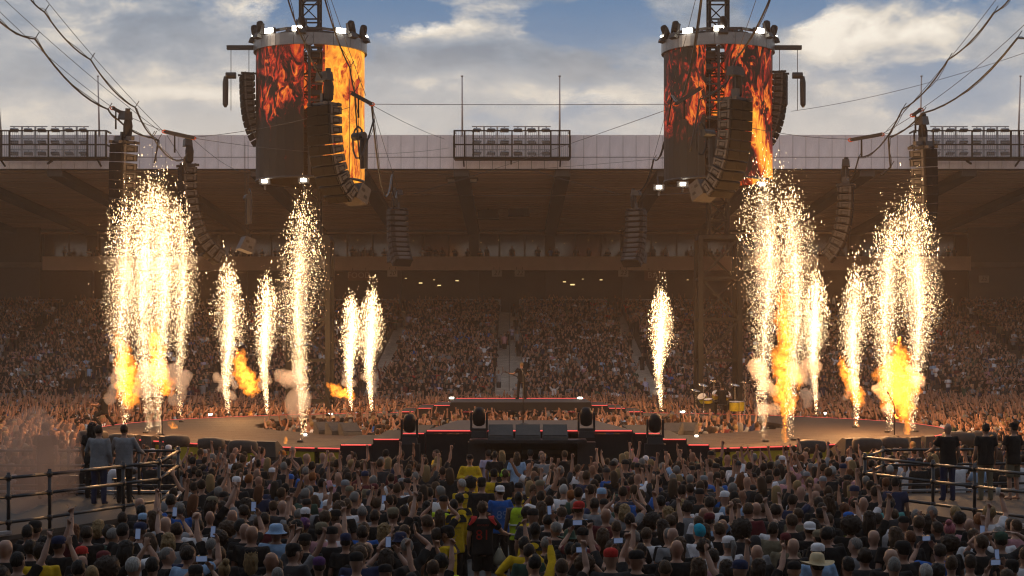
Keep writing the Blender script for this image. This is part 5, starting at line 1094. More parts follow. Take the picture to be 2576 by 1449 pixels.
def near(x, y, d):
    for i in range(int(x/d)-1, int(x/d)+2):
        for j in range(int(y/d)-1, int(y/d)+2):
            for (a, b) in cells.get((i, j, d), ()):
                if (a-x)**2+(b-y)**2 < d*d: return True
    return False
def put(x, y, d): cells.setdefault((int(x/d), int(y/d), d), []).append((x, y))
people = [p for p in people if not (p['px'] < 430 and p['y'] < 38 and p['py'] < 1335-.185*p['px'])]
for p in people: put(p['x'], p['y'], .54)
yy = 21.2; fill = []
while yy < 52:
    w = yy*.307+.6; xx = -w+random.uniform(0, .4)
    while xx < w:
        x, y = xx+random.uniform(-.13, .13), yy+random.uniform(-.16, .16)
        if not blocked(x, y) and not near(x, y, .54) and random.random() < .95: put(x, y, .54); fill.append(rnd_person(x, y))
        xx += .58
    yy += .62
everyone = sorted(people+fill, key=lambda p: p['y'])
# ---- the 260 who show largest are people of their own; those farther off are one crowd
N_OWN = 258
own, rest = everyone[:N_OWN], everyone[N_OWN:]
def hairword(p):
    if p['hat']: return {'cap': '%s cap', 'backcap': '%s backwards cap', 'bucket': '%s bucket hat', 'cowboy': '%s brimmed hat', 'beanie': '%s beanie'}[p['hat'][0]] % p['hat'][1]
    if p['hair'][0] == 'bald': return 'bald head'
    return {'short': 'short %s hair', 'crop': 'cropped %s hair', 'messy': 'messy %s hair', 'long': 'long %s hair', 'longwavy': 'long wavy %s hair', 'bob': 'shoulder-length %s hair', 'curly': 'curly %s hair', 'bushy': 'bushy %s hair', 'pony': '%s ponytail', 'bun': '%s hair bun'}[p['hair'][0]] % p['hair'][1]
POSEWORD = {'down': '', 'fold': '', 'rhorns': 'right hand raised', 'lhorns': 'left hand raised', 'rfist': 'right fist raised', 'lfist': 'left fist raised', 'rpoint': 'right arm pointing up', 'lpoint': 'left arm pointing up', 'horns2': 'both hands raised', 'phone2': 'filming', 'rphone': 'phone raised', 'clap': 'clapping overhead', 'wide': 'both arms spread', 'head': 'hands on head'}
CL['purple'] = (.08, .03, .11)
for p in own: p['desc'] = '%s, %s %s%s' % (hairword(p), p['top'][1], 'hoodie' if p['top'][0] == 'hoodie' else 'top', (', '+POSEWORD[p['pose']]) if POSEWORD[p['pose']] else '')
def px_of(p): return (1288+p['x']*F/p['y'], YH+(HC-HEADZ)*F/p['y'])
ANCH = []
from collections import Counter
hc = Counter(hairword(p) for p in own)
for p in own:
    if hc[hairword(p)] == 1: ANCH.append((px_of(p), 'the '+hairword(p), p))
for (x_, y_), n_ in (((409, 1240), 'the left platform corner'), ((2170, 1200), 'the right platform corner'), ((1210, 1330), 'the number 81 shirt'), ((1288, 1449), 'the bottom middle edge'), ((0, 1449), 'the bottom left corner'), ((2576, 1449), 'the bottom right corner'), ((1320, 1150), 'the tunnel mouth')): ANCH.append(((x_, y_), n_, None))
dc = Counter(p['desc'] for p in own); used = set()
bygroup = {}
for p in own: bygroup.setdefault(p['desc'], []).append(p)
for d_, S in bygroup.items():
    if len(S) == 1: S[0]['label'] = 'person with '+d_; continue
    left = list(S)
    for rank, word in ((0, 'closest to'), (1, 'second closest to'), (2, 'third closest to'), (3, 'fourth closest to'), (4, 'fifth closest to'), (5, 'sixth closest to'), (6, 'seventh closest to')):
        for (ax, ay), an, ap in ANCH:
            if not left or rank >= len(S): break
            o_ = sorted(S, key=lambda p: math.hypot(px_of(p)[0]-ax, px_of(p)[1]-ay)); q = o_[rank]
            if q is ap or 'label' in q: continue
            gapd = [math.hypot(px_of(p)[0]-ax, px_of(p)[1]-ay) for p in o_]
            if rank+1 < len(S) and gapd[rank+1]-gapd[rank] < 12: continue
            lb = 'person with %s, %s %s' % (d_, word, an)
            if len(lb.split()) > (14 if q['pose'] in ('phone2', 'rphone') else 16): continue
            q['label'] = lb; left.remove(q)
    for q in left: q['label'] = 'person with %s, number %d from the left' % (d_, sorted(S, key=lambda p: px_of(p)[0]).index(q)+1)
phm = MB().box((0, 0, 0), (.078, .010, .155)).mesh('phone'); phs = MB().box((0, -.0062, 0), (.070, .003, .142)).mesh('screen')
M['phonebody'] = mat('phone_case', (.02, .02, .022), .4)
def phone(b, local, lab, sc, horizontal):
    o = link('phone', phm, None, M['phonebody']); q = Matrix.Rotation(b.rotation_euler[2], 3, 'Z') @ (Vector(local)*sc); o.location = Vector(b.location)+q
    o.rotation_euler = (R(-8), R(90) if horizontal else 0, b.rotation_euler[2]); o.scale = (sc,)*3; setp(o, lab, 'phone', 'phones held up in the crowd'); link('screen', phs, o, M['screen'])
FACE_IN = math.atan2
def facing(p): return math.atan2(-(CX-p['x'])*.6, CY-p['y'])+random.gauss(0, .33)
own_objs = []
for p in own:
    sk = random.choice([0, 0, 1, 1, 2, 2, 3, 4, 4, 5]); rz = facing(p)
    b = person((p['x'], p['y'], 0), rz, p['pose'], sk, p['top'], p['hair'] or None, p['hat'], (random.choice(['legs', 'legs', 'shorts']), random.choice(['black', 'black', 'navy', 'charcoal', 'khaki'])), p['sc'], p['label'])
    if p['hat'] and not p['hair'] and random.random() < .8 and p['hat'][0] in ('cap', 'backcap', 'cowboy', 'bucket'): link('hair', HAIR['crop'], b, M['hair'], HC_[random.choice(['black', 'dark brown', 'brown'])])
    p['obj'] = b
    if p['pose'] == 'phone2': phone(b, (0, .385, 1.80), 'phone of '+p['label'], p['sc'], random.random() < .5)
    if p['pose'] == 'rphone': phone(b, (.105, .40, 1.91), 'phone of '+p['label'], p['sc'], False)
# lettering seen on backs
def nearest(px, py): return min((p for p in own), key=lambda p: math.hypot(px_of(p)[0]-px, px_of(p)[1]-py))
def cp(i, cx, cy): return ((960*i+cx/1.906)/1.4907, (1400+cy/1.906)/1.4907)
WH = (.30, .28, .27)
for (i, cx, cy), s, sz, col, z in (((2, 260, 1062), 'full\nspeed\nor\nnothing', .095, (.42, .33, .26), 1.20), ((2, 1335, 1152), 'METALLICA', .075, (.03, .08, .4), 1.26), ((2, 1545, 1192), 'real couRge', .075, (.03, .05, .22), 1.26), ((2, 1100, 1142), 'METALLICA\nAUSTIN', .06, (.25, .22, .08), 1.22),
        ((3, 575, 1012), 'METALLICA', .085, (.45, .55, .03), 1.32), ((3, 415, 1122), 'METALLICA\nWORLDWIRED\nJULY / AUG', .065, (.12, .11, .11), 1.22), ((3, 320, 1112), 'METALLICA', .07, WH, 1.30), ((1, 122, 932), 'Metallica', .10, WH, 1.28), ((2, 1765, 892), 'LUCK', .11, (.2, .18, .17), 1.36), ((2, 265, 912), 'METALLICA', .07, (.22, .20, .14), 1.30), ((1, 1220, 960), 'faster', .10, WH, 1.28), ((3, 300, 1000), 'METALLICA', .075, WH, 1.32), ((0, 200, 1160), 'METALLICA', .07, WH, 1.32)):
    back_print(nearest(*cp(i, cx, cy))['obj'], s, sz, col, z)
# pentagram print: a ring with a five pointed star
def star_print(b):
    m = MB(); rr = .10; Q = [Vector((rr*math.sin(k*2*math.pi/5), 0, rr*math.cos(k*2*math.pi/5))) for k in range(5)]
    for k in range(5): m.bar(Q[k], Q[(k+2) % 5], .008)
    m.tube([(rr*1.15*math.cos(t*.3142), 0, rr*1.15*math.sin(t*.3142)) for t in range(21)], .005, 4); o = m.build('shirt_print', M['cloth'], b, False, WH); o.location = (0, -.148, 1.24)
star_print(nearest(*cp(0, 240, 1235))['obj'])
# ---- stewards and others in the clear way
STW = 'stewards and crew in the clear way'
def stand_at(px, py, z=0.0, h=HEADZ): return on(px, py, z+h)
def special(px, py, rz, lab, pose='down', top=('shirt', 'black'), hair=('short', 'black'), hat=None, legs=('legs', 'black'), skin=0, z=0.0, group=STW, sc=1.0, sf=False, Y=None):
    g_ = stand_at(px, py, z) if Y is None else at(px, py, Y)
    return person((g_.x, g_.y, z), rz, pose, skin, top, hair, hat, legs, sc, lab, group, sf)
def zc(x, y): return ((1640+x/3.535)/1.4907, (1750+y/3.535)/1.4907)
j81 = special(*zc(600, 560), .05, 'man in a black football shirt with red shoulders and number 81', 'hang', ('shirt', 'black'), ('messy', 'brown'), None, ('shorts', 'black'))
back_print(j81, '81', .26, (.34, .012, .008), 1.17); back_print(j81, 'SMOKERS', .05, (.25, .02, .01), 1.35, name='shirt_lettering')
for s in (-1, 1):
    q = MB().add([(s*.10, -.095, 1.475), (s*.185, -.105, 1.46), (s*.245, -.105, 1.36), (s*.235, -.125, 1.34), (s*.16, -.135, 1.40), (s*.10, .02, 1.50), (s*.20, .02, 1.51), (s*.27, .02, 1.36)], [(0, 1, 4), (1, 2, 3, 4), (0, 5, 6, 1), (1, 6, 7, 2)]).build('shoulder_patch', M['cloth'], j81, False, CL['red'])
bg_ = empty('drawstring_bag', (j81.location.x+.30, j81.location.y+.05, .0), label='pale drawstring bag hanging beside the number 81 shirt', cat='bag'); MB().lathe((0, 0, .62), [(.03, .30), (.05, .26), (.12, .12), (.13, .03), (.08, 0)][::-1], 10).tube([(0, 0, .9), (0, 0, 1.02)], .01, 4).build('sack', M['plain'], bg_, True, (.26, .24, .17))
j89 = special(*zc(830, 340), .35, 'man in a blue number 89 football shirt and white backwards cap', 'fold', ('shirt', 'blue'), ('crop', 'brown'), ('backcap', 'white'), ('legs', 'black')); back_print(j89, '89', .24, (.16, .26, .5), 1.18); back_print(j89, 'HETFIELD', .05, (.10, .2, .5), 1.34, name='shirt_lettering')
special(*zc(590, 300), -.2, 'broad person in a black jacket and black cap with headphones', 'down', ('jacket', 'black'), ('crop', 'black'), ('cap', 'black'), sc=1.06)
hv = special(*zc(1075, 420), .25, 'steward in a sleeveless hi-vis yellow vest in the clear way', 'down', ('tank', 'hi-vis yellow'), ('crop', 'black'), None, skin=6)
for z in (1.13, .95): MB().tube([(.196*math.cos(t*.4488), .146*math.sin(t*.4488)-.004, z) for t in range(15)], .018, 4).build('reflective_band', M['plain'], hv, False, (.45, .45, .42))
back_print(hv, 'SIA', .08, (.05, .05, .05), 1.30)
hw = special(*zc(750, 110), 0, 'steward in a yellow vest marked SHOWSEC with yellow ear defenders', 'down', ('shirt', 'yellow'), ('crop', 'black'), ('cap', 'black')); back_print(hw, 'SHOWSEC', .06, (.03, .02, .02), 1.28); link('ear_defenders', ears, hw, M['plain'], (.6, .4, .01))
ge = special(*zc(890, 110), .6, 'crew member with lime green ear defenders and black shirt', 'down', ('shirt', 'black'), ('short', 'brown')); link('ear_defenders', ears, ge, M['plain'], (.35, .65, .04))
s1 = special(*zc(180, 20)[:1], 1157, math.pi, 'steward in a yellow jacket and black cap facing the camera', 'fold', ('jacket', 'yellow'), ('crop', 'black'), ('cap', 'black'), sf=True); s1.location = (*stand_at(1182, 1157).xy, 0)
bd = MB().box((0, .160, 1.20), (.07, .01, .05)).build('name_badge', M['plain'], s1, False, (.7, .7, .7))
special(1097, 1143, math.pi*.6, 'steward in a yellow jacket with glasses looking left', 'down', ('jacket', 'yellow'), ('short', 'black'), sf=True)
for (zx, zy), rz, lab, top, hr, hat, sk in (((320, 240), .9, 'white-haired steward in a yellow and black jacket', 'yellow', ('crop', 'white'), None, 0), ((460, 230), -1.0, 'dark curly-haired steward in yellow looking right', 'yellow', ('curly', 'black'), None, 5),
        ((290, 440), .5, 'dark-haired steward in a yellow jacket behind the hi-vis jacket', 'yellow', ('short', 'black'), None, 1), ((85, 480), .3, 'steward in a bright hi-vis jacket and black cap', 'hi-vis yellow', None, ('cap', 'black'), 1), ((215, 520), .4, 'steward in a yellow jacket beside the bright hi-vis jacket', 'yellow', ('crop', 'black'), None, 5),
        ((130, 900), 1.3, 'steward in a yellow jacket seen from the side left of number 81', 'yellow', ('short', 'black'), ('cap', 'black'), 3), ((1190, 620), -1.2, 'steward in a black and yellow jacket looking right', 'yellow', ('crop', 'black'), None, 6), ((1300, 850), -.3, 'steward in yellow behind the finger-pointing person', 'yellow', ('short', 'black'), None, 6),
        ((1150, 1040), .2, 'steward with one arm bent in a yellow vest near the bottom edge', 'yellow', ('short', 'black'), None, 3), ((1290, 1290), .1, 'steward in a yellow vest pointing one finger at the bottom edge', 'yellow', ('short', 'black'), None, 1), ((1080, 300), .2, 'steward in a yellow jacket and black cap right of the blue 89 shirt', 'yellow', None, ('cap', 'black'), 1), ((50, 1280), .2, 'steward with headphones and hi-vis collar at the bottom edge', 'hi-vis yellow', ('short', 'black'), None, 1)):
    pz = 'rpoint' if 'pointing one' in lab else ('hip' if 'one arm' in lab else 'down')
    b = special(*zc(zx, zy), rz, lab, pz, ('jacket' if pz != 'rpoint' else 'jacket', top), hr, hat, skin=sk)
    if 'vest' in lab: back_print(b, 'SHOWSEC', .06, (.03, .02, .02), 1.28)
    else:
        y_ = MB().add([(-.205, -.115, 1.40), (.205, -.115, 1.40), (.15, -.09, 1.475), (-.15, -.09, 1.475), (-.20, -.152, 1.34), (.20, -.152, 1.34)], [(0, 1, 2, 3), (4, 5, 1, 0)]).build('yoke', M['cloth'], b, False, CL['black'])
        back_print(b, 'SHOWSEC', .04, (.05, .05, .05), 1.24)
    if 'headphones' in lab: link('ear_defenders', ears, b, M['plain'], (.05, .05, .05))
# crew in the tunnel and in front of it
CRW = 'crew around the tunnel under the front bridge'
for px, Y, rz, lab, top, hr, legs, pz, sf in ((1228, 46.6, .4, 'crew member in a pale shirt inside the tunnel at its left side', 'lilac', ('short', 'black'), 'black', 'down', False), (1262, 46.3, .3, 'crew member with long blond hair in the tunnel', 'charcoal', ('long', 'blond'), 'black', 'down', False),
        (1300, 45.6, .1, 'crew member in a light blue shirt and shorts at the tunnel mouth', 'light blue', ('long', 'brown'), 'navy', 'down', False), (1334, 46.7, .0, 'crew member with a white skull on the back of a black shirt', 'black', ('short', 'black'), 'black', 'down', False), (1362, 46.1, .1, 'bald crew member in black in the tunnel', 'black', ('bald', ''), 'black', 'down', False),
        (1420, 46.2, .5, 'crew member in black pointing in the tunnel', 'black', ('short', 'brown'), 'black', 'hang', False), (1245, 45.9, -.3, 'crew member dressed in black at the left tunnel wall', 'black', ('short', 'black'), 'black', 'down', False)):
    b = person(((px-1288)*Y/F, Y, 0), rz, pz, 1, ('shirt', top), hr, None, ('shorts' if 'shorts' in lab else 'legs', legs), .98, lab, CRW, sf)
    if 'skull' in lab:
        m = MB().box((0, 0, .04), (.15, .006, .13), taper=(.8, 1)).box((0, 0, -.07), (.09, .006, .09)).build('shirt_print', M['cloth'], b, False, (.5, .5, .5)); m.location = (0, -.15, 1.27)
        m = MB().box((-.035, 0, .03), (.04, .006, .035)).box((.035, 0, .03), (.04, .006, .035)).box((0, 0, -.07), (.06, .006, .02)).build('shirt_print', M['cloth'], b, False, (.01, .01, .01)); m.location = (0, -.155, 1.27)
g3 = special(1366, 1152, math.pi, 'crew member in a grey shirt with headphones facing the camera', 'fold', ('shirt', 'grey'), ('crop', 'brown'), sf=True); link('ear_defenders', ears, g3, M['plain'], (.03, .03, .03))
# ---- on the platforms
PLT = 'people on the viewing platforms'
for x, y, rz, lab, pz, top, hr, hat, legs in ((-9.30, 37.6, -.1, 'left one of the two men in grey sweaters on the platform', 'raill', ('jacket', 'grey'), ('short', 'dark brown'), None, ('legs', 'navy')), (-8.80, 37.9, -.05, 'right one of the two men in grey sweaters leaning on the rail', 'rail', ('jacket', 'grey'), ('short', 'dark brown'), None, ('legs', 'black')),
        (-9.85, 39.2, -.2, 'person with long dark hair left of the grey sweaters', 'down', ('shirt', 'black'), ('longwavy', 'black'), None, ('legs', 'black')), (-10.9, 39.0, .2, 'man in black behind the smoke on the left platform', 'down', ('shirt', 'black'), ('short', 'brown'), None, ('legs', 'black')),
        (10.05, 38.5, .15, 'bald man in a black shirt leaning on the right platform rail', 'raill', ('shirt', 'black'), ('bald', ''), None, ('legs', 'navy')), (10.95, 38.6, .1, 'middle man in a plain black shirt on the right platform', 'down', ('shirt', 'black'), ('short', 'black'), None, ('legs', 'khaki')), (11.65, 38.8, .5, 'man in a black cap and shorts on the right platform', 'fold', ('shirt', 'black'), ('crop', 'dark brown'), ('cap', 'black'), ('shorts', 'khaki'))):
    person((x, y, 1.0), rz, pz, 0, top, hr, hat, legs, 1.02, lab, PLT)
# ---- the band
BAND = 'musicians on stage'
def guitar(b, lab, col, dz=0):
    o = empty('electric_guitar', Vector(b.location)+Vector((0, 0, dz)), b.rotation_euler[2], label=lab, cat='guitar', group='guitars of the band'); o.scale = b.scale
    MB().lathe((0, 0, 0), [(.02, 0), (.16, 0), (.17, .02), (.16, .045), (.02, .045)], 14).build('guitar_body', M['plain'], o, True, col); o.children[-1].rotation_euler = (R(80), 0, 0); o.children[-1].location = (.06, .20, 1.03); o.children[-1].scale = (1.25, .85, 1)
    MB().bar((-.05, .235, 1.06), (-.62, .30, 1.27), .045, .03).box((-.68, .305, 1.295), (.14, .03, .07), rot=Matrix.Rotation(R(20), 3, 'Y')).build('guitar_neck', M['plain'], o, False, (.06, .035, .02))
sg = person((.46, 80.6, 2.2), .45, 'guitar', 0, ('shirt', 'black'), ('crop', 'blond'), None, ('legs', 'black'), 1.02, 'singer with a guitar standing on the far bridge, back to the camera', BAND, leg='apart')
guitar(sg, 'dark guitar of the singer on the far bridge', (.02, .02, .02))
MB().add([(-.12, -.16, 1.44), (-.07, -.16, 1.46), (.16, -.165, 1.08), (.12, -.165, 1.05), (-.12, -.152, 1.44), (-.07, -.152, 1.46), (.16, -.157, 1.08), (.12, -.157, 1.05)], [(0, 3, 2, 1), (4, 5, 6, 7), (0, 1, 5, 4), (1, 2, 6, 5), (2, 3, 7, 6), (3, 0, 4, 7)]).build('guitar_strap', M['plain'], sg, False, (.2, .16, .12))
gp = on(262, 1073, SZ); gt = person((gp.x, gp.y, SZ), R(70), 'guitar', 3, ('shirt', 'black'), ('bushy', 'dark brown'), None, ('legs', 'black'), .95, 'guitarist in black lunging at the left end of the stage', BAND, leg='lunge')
guitar(gt, 'black guitar of the lunging guitarist at left', (.015, .015, .015), -.31)
person((dp.x+.05, dp.y-.34, SZ), .05, 'drummer', 1, ('shirt', 'black'), ('short', 'dark brown'), ('cap', 'black'), ('legs', 'black'), 1.0, 'drummer in black seated behind the yellow drum kit', BAND, leg='sit')
# plastic cup held up by the blond person at right
q = nearest(*cp(3, 1580, 1032)); c_ = MB().lathe((0, 0, 0), [(.034, 0), (.045, .13), (.042, .13), (.032, .01)], 12).build('plastic_cup', M['plain'], None, True, (.5, .5, .5)); hp_ = Matrix.Rotation(q['obj'].rotation_euler[2], 3, 'Z') @ (Vector((.27, .30, 1.90))*q['sc']); c_.location = Vector((q['x'], q['y'], 0))+hp_; setp(c_, 'clear plastic cup held up by the blond person at right', 'cup')
# ================================================================== crowds too many to count
def assemble(name, protos, inst, lab):
    """inst: list of (proto index, x, y, z, rz, scale, colours[4])"""
    VV, TT, CC = [], [], []; b = 0
    for k, (pv, pt, pp) in enumerate(protos):
        I = [i for i in inst if i[0] == k]
        if not I: continue
        n = len(I); A = np.array([[i[1], i[2], i[3], i[4], i[5]] for i in I], np.float32); C_ = np.array([i[6] for i in I], np.float32)
        c, s = np.cos(A[:, 3])[:, None], np.sin(A[:, 3])[:, None]; sc = A[:, 4][:, None]; x, y, z = pv[:, 0][None]*sc, pv[:, 1][None]*sc, pv[:, 2][None]*sc
        V = np.stack([x*c-y*s+A[:, 0][:, None], x*s+y*c+A[:, 1][:, None], z+A[:, 2][:, None]], -1).reshape(-1, 3)
        T = (pt[None]+(np.arange(n)*len(pv))[:, None, None]).reshape(-1, 3)+b; col = C_[:, pp].reshape(-1, 3)
        VV.append(V); TT.append(T); CC.append(col); b += len(V)
    V, T, C_ = np.concatenate(VV), np.concatenate(TT), np.concatenate(CC); me = tri_mesh(name, V, T)
    a = me.attributes.new('col', 'FLOAT_COLOR', 'POINT'); a.data.foreach_set('color', np.concatenate([C_, np.ones((len(C_), 1), np.float32)], 1).astype(np.float32).ravel())
    return setp(link(name, me, None, M['crowd']), lab, 'crowd', kind='stuff')
def tri_mesh(name, V, T, smooth=True):
    me = bpy.data.meshes.new(name); me.vertices.add(len(V)); me.vertices.foreach_set('co', V.astype(np.float32).ravel()); me.loops.add(len(T)*3); me.loops.foreach_set('vertex_index', T.astype(np.int32).ravel())
    me.polygons.add(len(T)); me.polygons.foreach_set('loop_start', np.arange(0, len(T)*3, 3, dtype=np.int32)); me.polygons.foreach_set('use_smooth', np.full(len(T), smooth)); me.update(calc_edges=True); return me
LOWH = {'short': 160, 'long': 200, 'bald': 0, 'curly': 180, 'cap': 150}
protos, pidx = [], {}
for pz in ('down', 'fold', 'rhorns', 'lhorns', 'horns2', 'rfist', 'phone2', 'clap', 'wide', 'lpoint'):
    for hk, hm in (('short', HAIR['short']), ('long', HAIR['long']), ('bald', None), ('cap', HATS['cap'])):
        if hk in ('long', 'cap') and pz in ('clap', 'wide', 'lpoint'): continue
        ms = [_q[('body', pz, 'stand')], _q[('shirt', pz, 'stand')], _q[('legs', 'down', 'stand')]]; tg = [620, 170, 60]
        if hm: ms.append(hm); tg.append(110)
        pidx[(pz, hk)] = len(protos); protos.append((ms, tg))
ALL = sorted({m for ms, tg in protos for m in ms}, key=lambda m: m.name); low = {}
for m in ALL:
    t = 285 if m.name.startswith('body') else 105 if m.name.startswith('shirt') else 40 if m.name.startswith('trousers') else 85
    low[m] = lowpoly([m], [t])
def joinlow(ms):
    V, T, P = [], [], []; b = 0
    for i, m in enumerate(ms):
        v, t, _ = low[m]; V.append(v); T.append(t+b); P.append(np.full(len(v), i)); b += len(v)
    return np.concatenate(V), np.concatenate(T), np.concatenate(P)
protos = [joinlow(ms) for ms, tg in protos]
def colours(warmtop=None):
    sk = np.array(random.choice(SKIN[:6])); t = np.array(CL[random.choice(TOPW)]); h = np.array(HC_[random.choice(['black', 'dark brown', 'dark brown', 'brown', 'brown', 'blond', 'grey', 'auburn'])])
    return np.stack([sk, t, np.array(CL[random.choice(['black', 'navy', 'charcoal'])]), h])
def hk_of(p):
    if p.get('hat'): return 'cap'
    h = (p['hair'] or ('short', ''))[0]; return {'bald': 'bald', 'long': 'long', 'longwavy': 'long', 'pony': 'long', 'bob': 'long'}.get(h, 'short')
MAP = {'rpoint': 'lpoint', 'rphone': 'rhorns', 'lfist': 'rfist', 'head': 'wide', 'hip': 'fold'}
def pick(pz, hk): return pidx.get((MAP.get(pz, pz), hk), pidx.get((MAP.get(pz, pz), 'short'), 0))
inst = []
for p in rest:
    c = colours(); c[1] = CL[p['top'][1]]
    if p['hair'] and p['hair'][1]: c[3] = HC_[p['hair'][1]]
    if p['hat']: c[3] = CL[p['hat'][1]]
    inst.append((pick(p['pose'], hk_of(p)), p['x'], p['y'], 0, facing(p), p['sc'], c))
assemble('crowd', protos, inst, 'crowd pressed up to the front of the ring stage, seen from behind')
UPW = ['down']*22+['fold']*14+['rhorns']*3+['lhorns']*3+['horns2']*2+['rfist']*3+['phone2']*3+['clap']*2+['wide']*1+['lpoint']*2
HKW = ['short']*6+['long']*2+['bald']*2+['cap']*2
inst = []; PY = CY+HD; yy = PY-HR+.6
while yy < PY+HR-.5:
    w = math.sqrt(max(0, (HR-.55)**2-(yy-PY)**2)); xx = CX-w
    while xx < CX+w:
        x, y = xx+random.uniform(-.16, .16), yy+random.uniform(-.2, .2)
        if not (abs(x-.45) < 2.6 and y < 56.3) and not (abs(x-.4) < 3.4 and y > 75.6) and random.random() < .93: inst.append((pick(random.choice(UPW), random.choice(HKW)), x, y, 0, random.gauss(0, .5), random.uniform(.92, 1.06), colours()))
        xx += .68
    yy += .80
assemble('crowd', protos, inst, 'crowd packed inside the ring of the stage')
# ---- small figures for the far floor and the stand
def small_person(arms, lite=False):
    V, T, P = [], [], []
    def loft(rings, n, part, cap=True):
        b = len(V)
        for (cx, cy_, cz, rx, ry) in rings:
            for k in range(n): a = 2*math.pi*k/n; V.append((cx+rx*math.cos(a), cy_+ry*math.sin(a), cz)); P.append(part)
        for i in range(len(rings)-1):
            for k in range(n):
                a, b2, c, d = b+i*n+k, b+i*n+(k+1) % n, b+(i+1)*n+(k+1) % n, b+(i+1)*n+k; T.append((a, b2, c)); T.append((a, c, d))
        if cap:
            for k in range(1, n-1): T.append((b+(len(rings)-1)*n, b+(len(rings)-1)*n+k, b+(len(rings)-1)*n+k+1))
    loft([(0, 0, .45, .16, .12), (0, 0, .92, .18, .13)], 4, 2, False)
    loft([(0, 0, .86, .18, .13), (0, 0, 1.38, .21, .12), (0, 0, 1.46, .10, .08)] if lite else [(0, 0, .86, .18, .13), (0, 0, 1.2, .17, .12), (0, 0, 1.38, .21, .12), (0, 0, 1.46, .10, .08)], 5 if lite else 6, 1)
    loft([(0, .02, 1.48, .055, .06), (0, .012, 1.62, .078, .098), (0, 0, 1.69, .07, .085)] if lite else [(0, .01, 1.46, .055, .055), (0, .025, 1.53, .06, .075), (0, .01, 1.62, .078, .098), (0, 0, 1.69, .07, .085)], 5 if lite else 6, 0, False)
    loft([(0, -.02, 1.58, .084, .085), (0, -.012, 1.70, .083, .096), (0, -.01, 1.755, .045, .05)], 5 if lite else 6, 3)
    for s, spec in ((1, arms[0]), (-1, arms[1])):
        S, E, Wr, d, nr, g_ = arm_pts(spec, s); hnd = Wr+Vector(d).normalized()*.15
        for part, pts, r_ in (((1, [S, S.lerp(E, .8)], (.07, .062)), (0, [S.lerp(E, .75), E.lerp(Wr, .2), hnd] if spec != 'down' else [E.lerp(Wr, .1), hnd], (.045, .042, .038))) if lite else ((1, [S, S.lerp(E, .7)], (.068, .065)), (0, [S.lerp(E, .55), E, Wr, hnd], (.045, .042, .032, .038)))):
            b = len(V); n = 3 if lite else 4
            for p, rr in zip(pts, (r_ if len(r_) == len(pts) else r_)):
                t = (pts[-1]-pts[0]).normalized(); u = t.orthogonal().normalized(); w = t.cross(u)
                for k in range(n): a = 2*math.pi*k/n; V.append(tuple(p+(u*math.cos(a)+w*math.sin(a))*rr)); P.append(part)
            for i in range(len(pts)-1):
                for k in range(n):
                    a, b2, c, e = b+i*n+k, b+i*n+(k+1) % n, b+(i+1)*n+(k+1) % n, b+(i+1)*n+k; T.append((a, b2, c)); T.append((a, c, e))
            T.append((b+(len(pts)-1)*n, b+(len(pts)-1)*n+1, b+(len(pts)-1)*n+2))
            if n == 4: T.append((b+(len(pts)-1)*n, b+(len(pts)-1)*n+2, b+(len(pts)-1)*n+3))
    return np.array(V, np.float32), np.array(T, np.int32), np.array(P)
ARMSETS = (('down', 'down'), ('fold', 'fold'), ('horns', 'down'), ('down', 'fist'), ('clap', 'clap'), ('phone', 'phone'), ('wide', 'wide'), ('horns', 'horns'))
SP = [small_person(a) for a in ARMSETS]; SPL = [small_person(a, True) for a in ARMSETS]
inst = []; yy = 52.0
while yy < 106.3:
    w = yy*.3075+1; xx = -w
    while xx < w:
        x, y = xx+random.uniform(-.17, .17), yy+random.uniform(-.2, .2); d = math.hypot(x-CX, y-CY)
        if d > RO+.9 and not (abs(x-.4) < 6.3 and y < 84) and not (math.hypot(abs(x)-10.2, y-TY) < 1.6) and random.random() < .94 and y > 52.5:
            rz = math.atan2(-(CX-x), CY-y)+random.gauss(0, .3); k = random.choices(range(8), (6, 5, 2, 2, 1.5, 2, .8, 1.5))[0]
            if y < 70: inst.append((100, x, y, 0, rz, random.uniform(.92, 1.05), colours()))
            else: inst.append((k, x, y, 0, rz, random.uniform(.92, 1.05), colours()))
        xx += .60
    yy += .72
far = [i for i in inst if i[0] < 100]; nr = [(pick(random.choice(UPW), random.choice(HKW)), *i[1:]) for i in inst if i[0] == 100]
assemble('crowd', protos, nr, 'crowd on the floor to the left and right of the stage'); assemble('crowd', SPL, far, 'crowd on the floor between the stage and the far stand')
inst = []
CLS = ['black']*54+['charcoal']*16+['white']*6+['grey']*7+['navy']*5+['blue']+['light blue']+['maroon']*4+['red']*1+['pink']*2+['khaki']*4+['dark green']*2+['lilac']
for k in range(ROWS-1):
    Y = RY+k*RD+.35; z = RZ+k*RH; w = Y*.3075+1.2; x = -w+random.uniform(0, .5)
    while x < w:
        blk = False
        for xf, xb, aw in AISLES:
            ax = xf+(xb-xf)*k/ROWS
            if abs(x-ax) < aw/2+.12: blk = True
        if (not blk or random.random() < .06) and random.random() < .94:
            c = colours(); c[1] = CL[random.choice(CLS)]; v = random.choices(range(8), (7, 6, .8, .6, 1.5, 1.2, .3, .3))[0]
            inst.append((v, x+random.uniform(-.08, .08), Y+random.uniform(-.1, .1), z, math.pi+x*.006+random.gauss(0, .3), random.uniform(.88, 1.05), c))
        x += .555
n_st = len(inst)
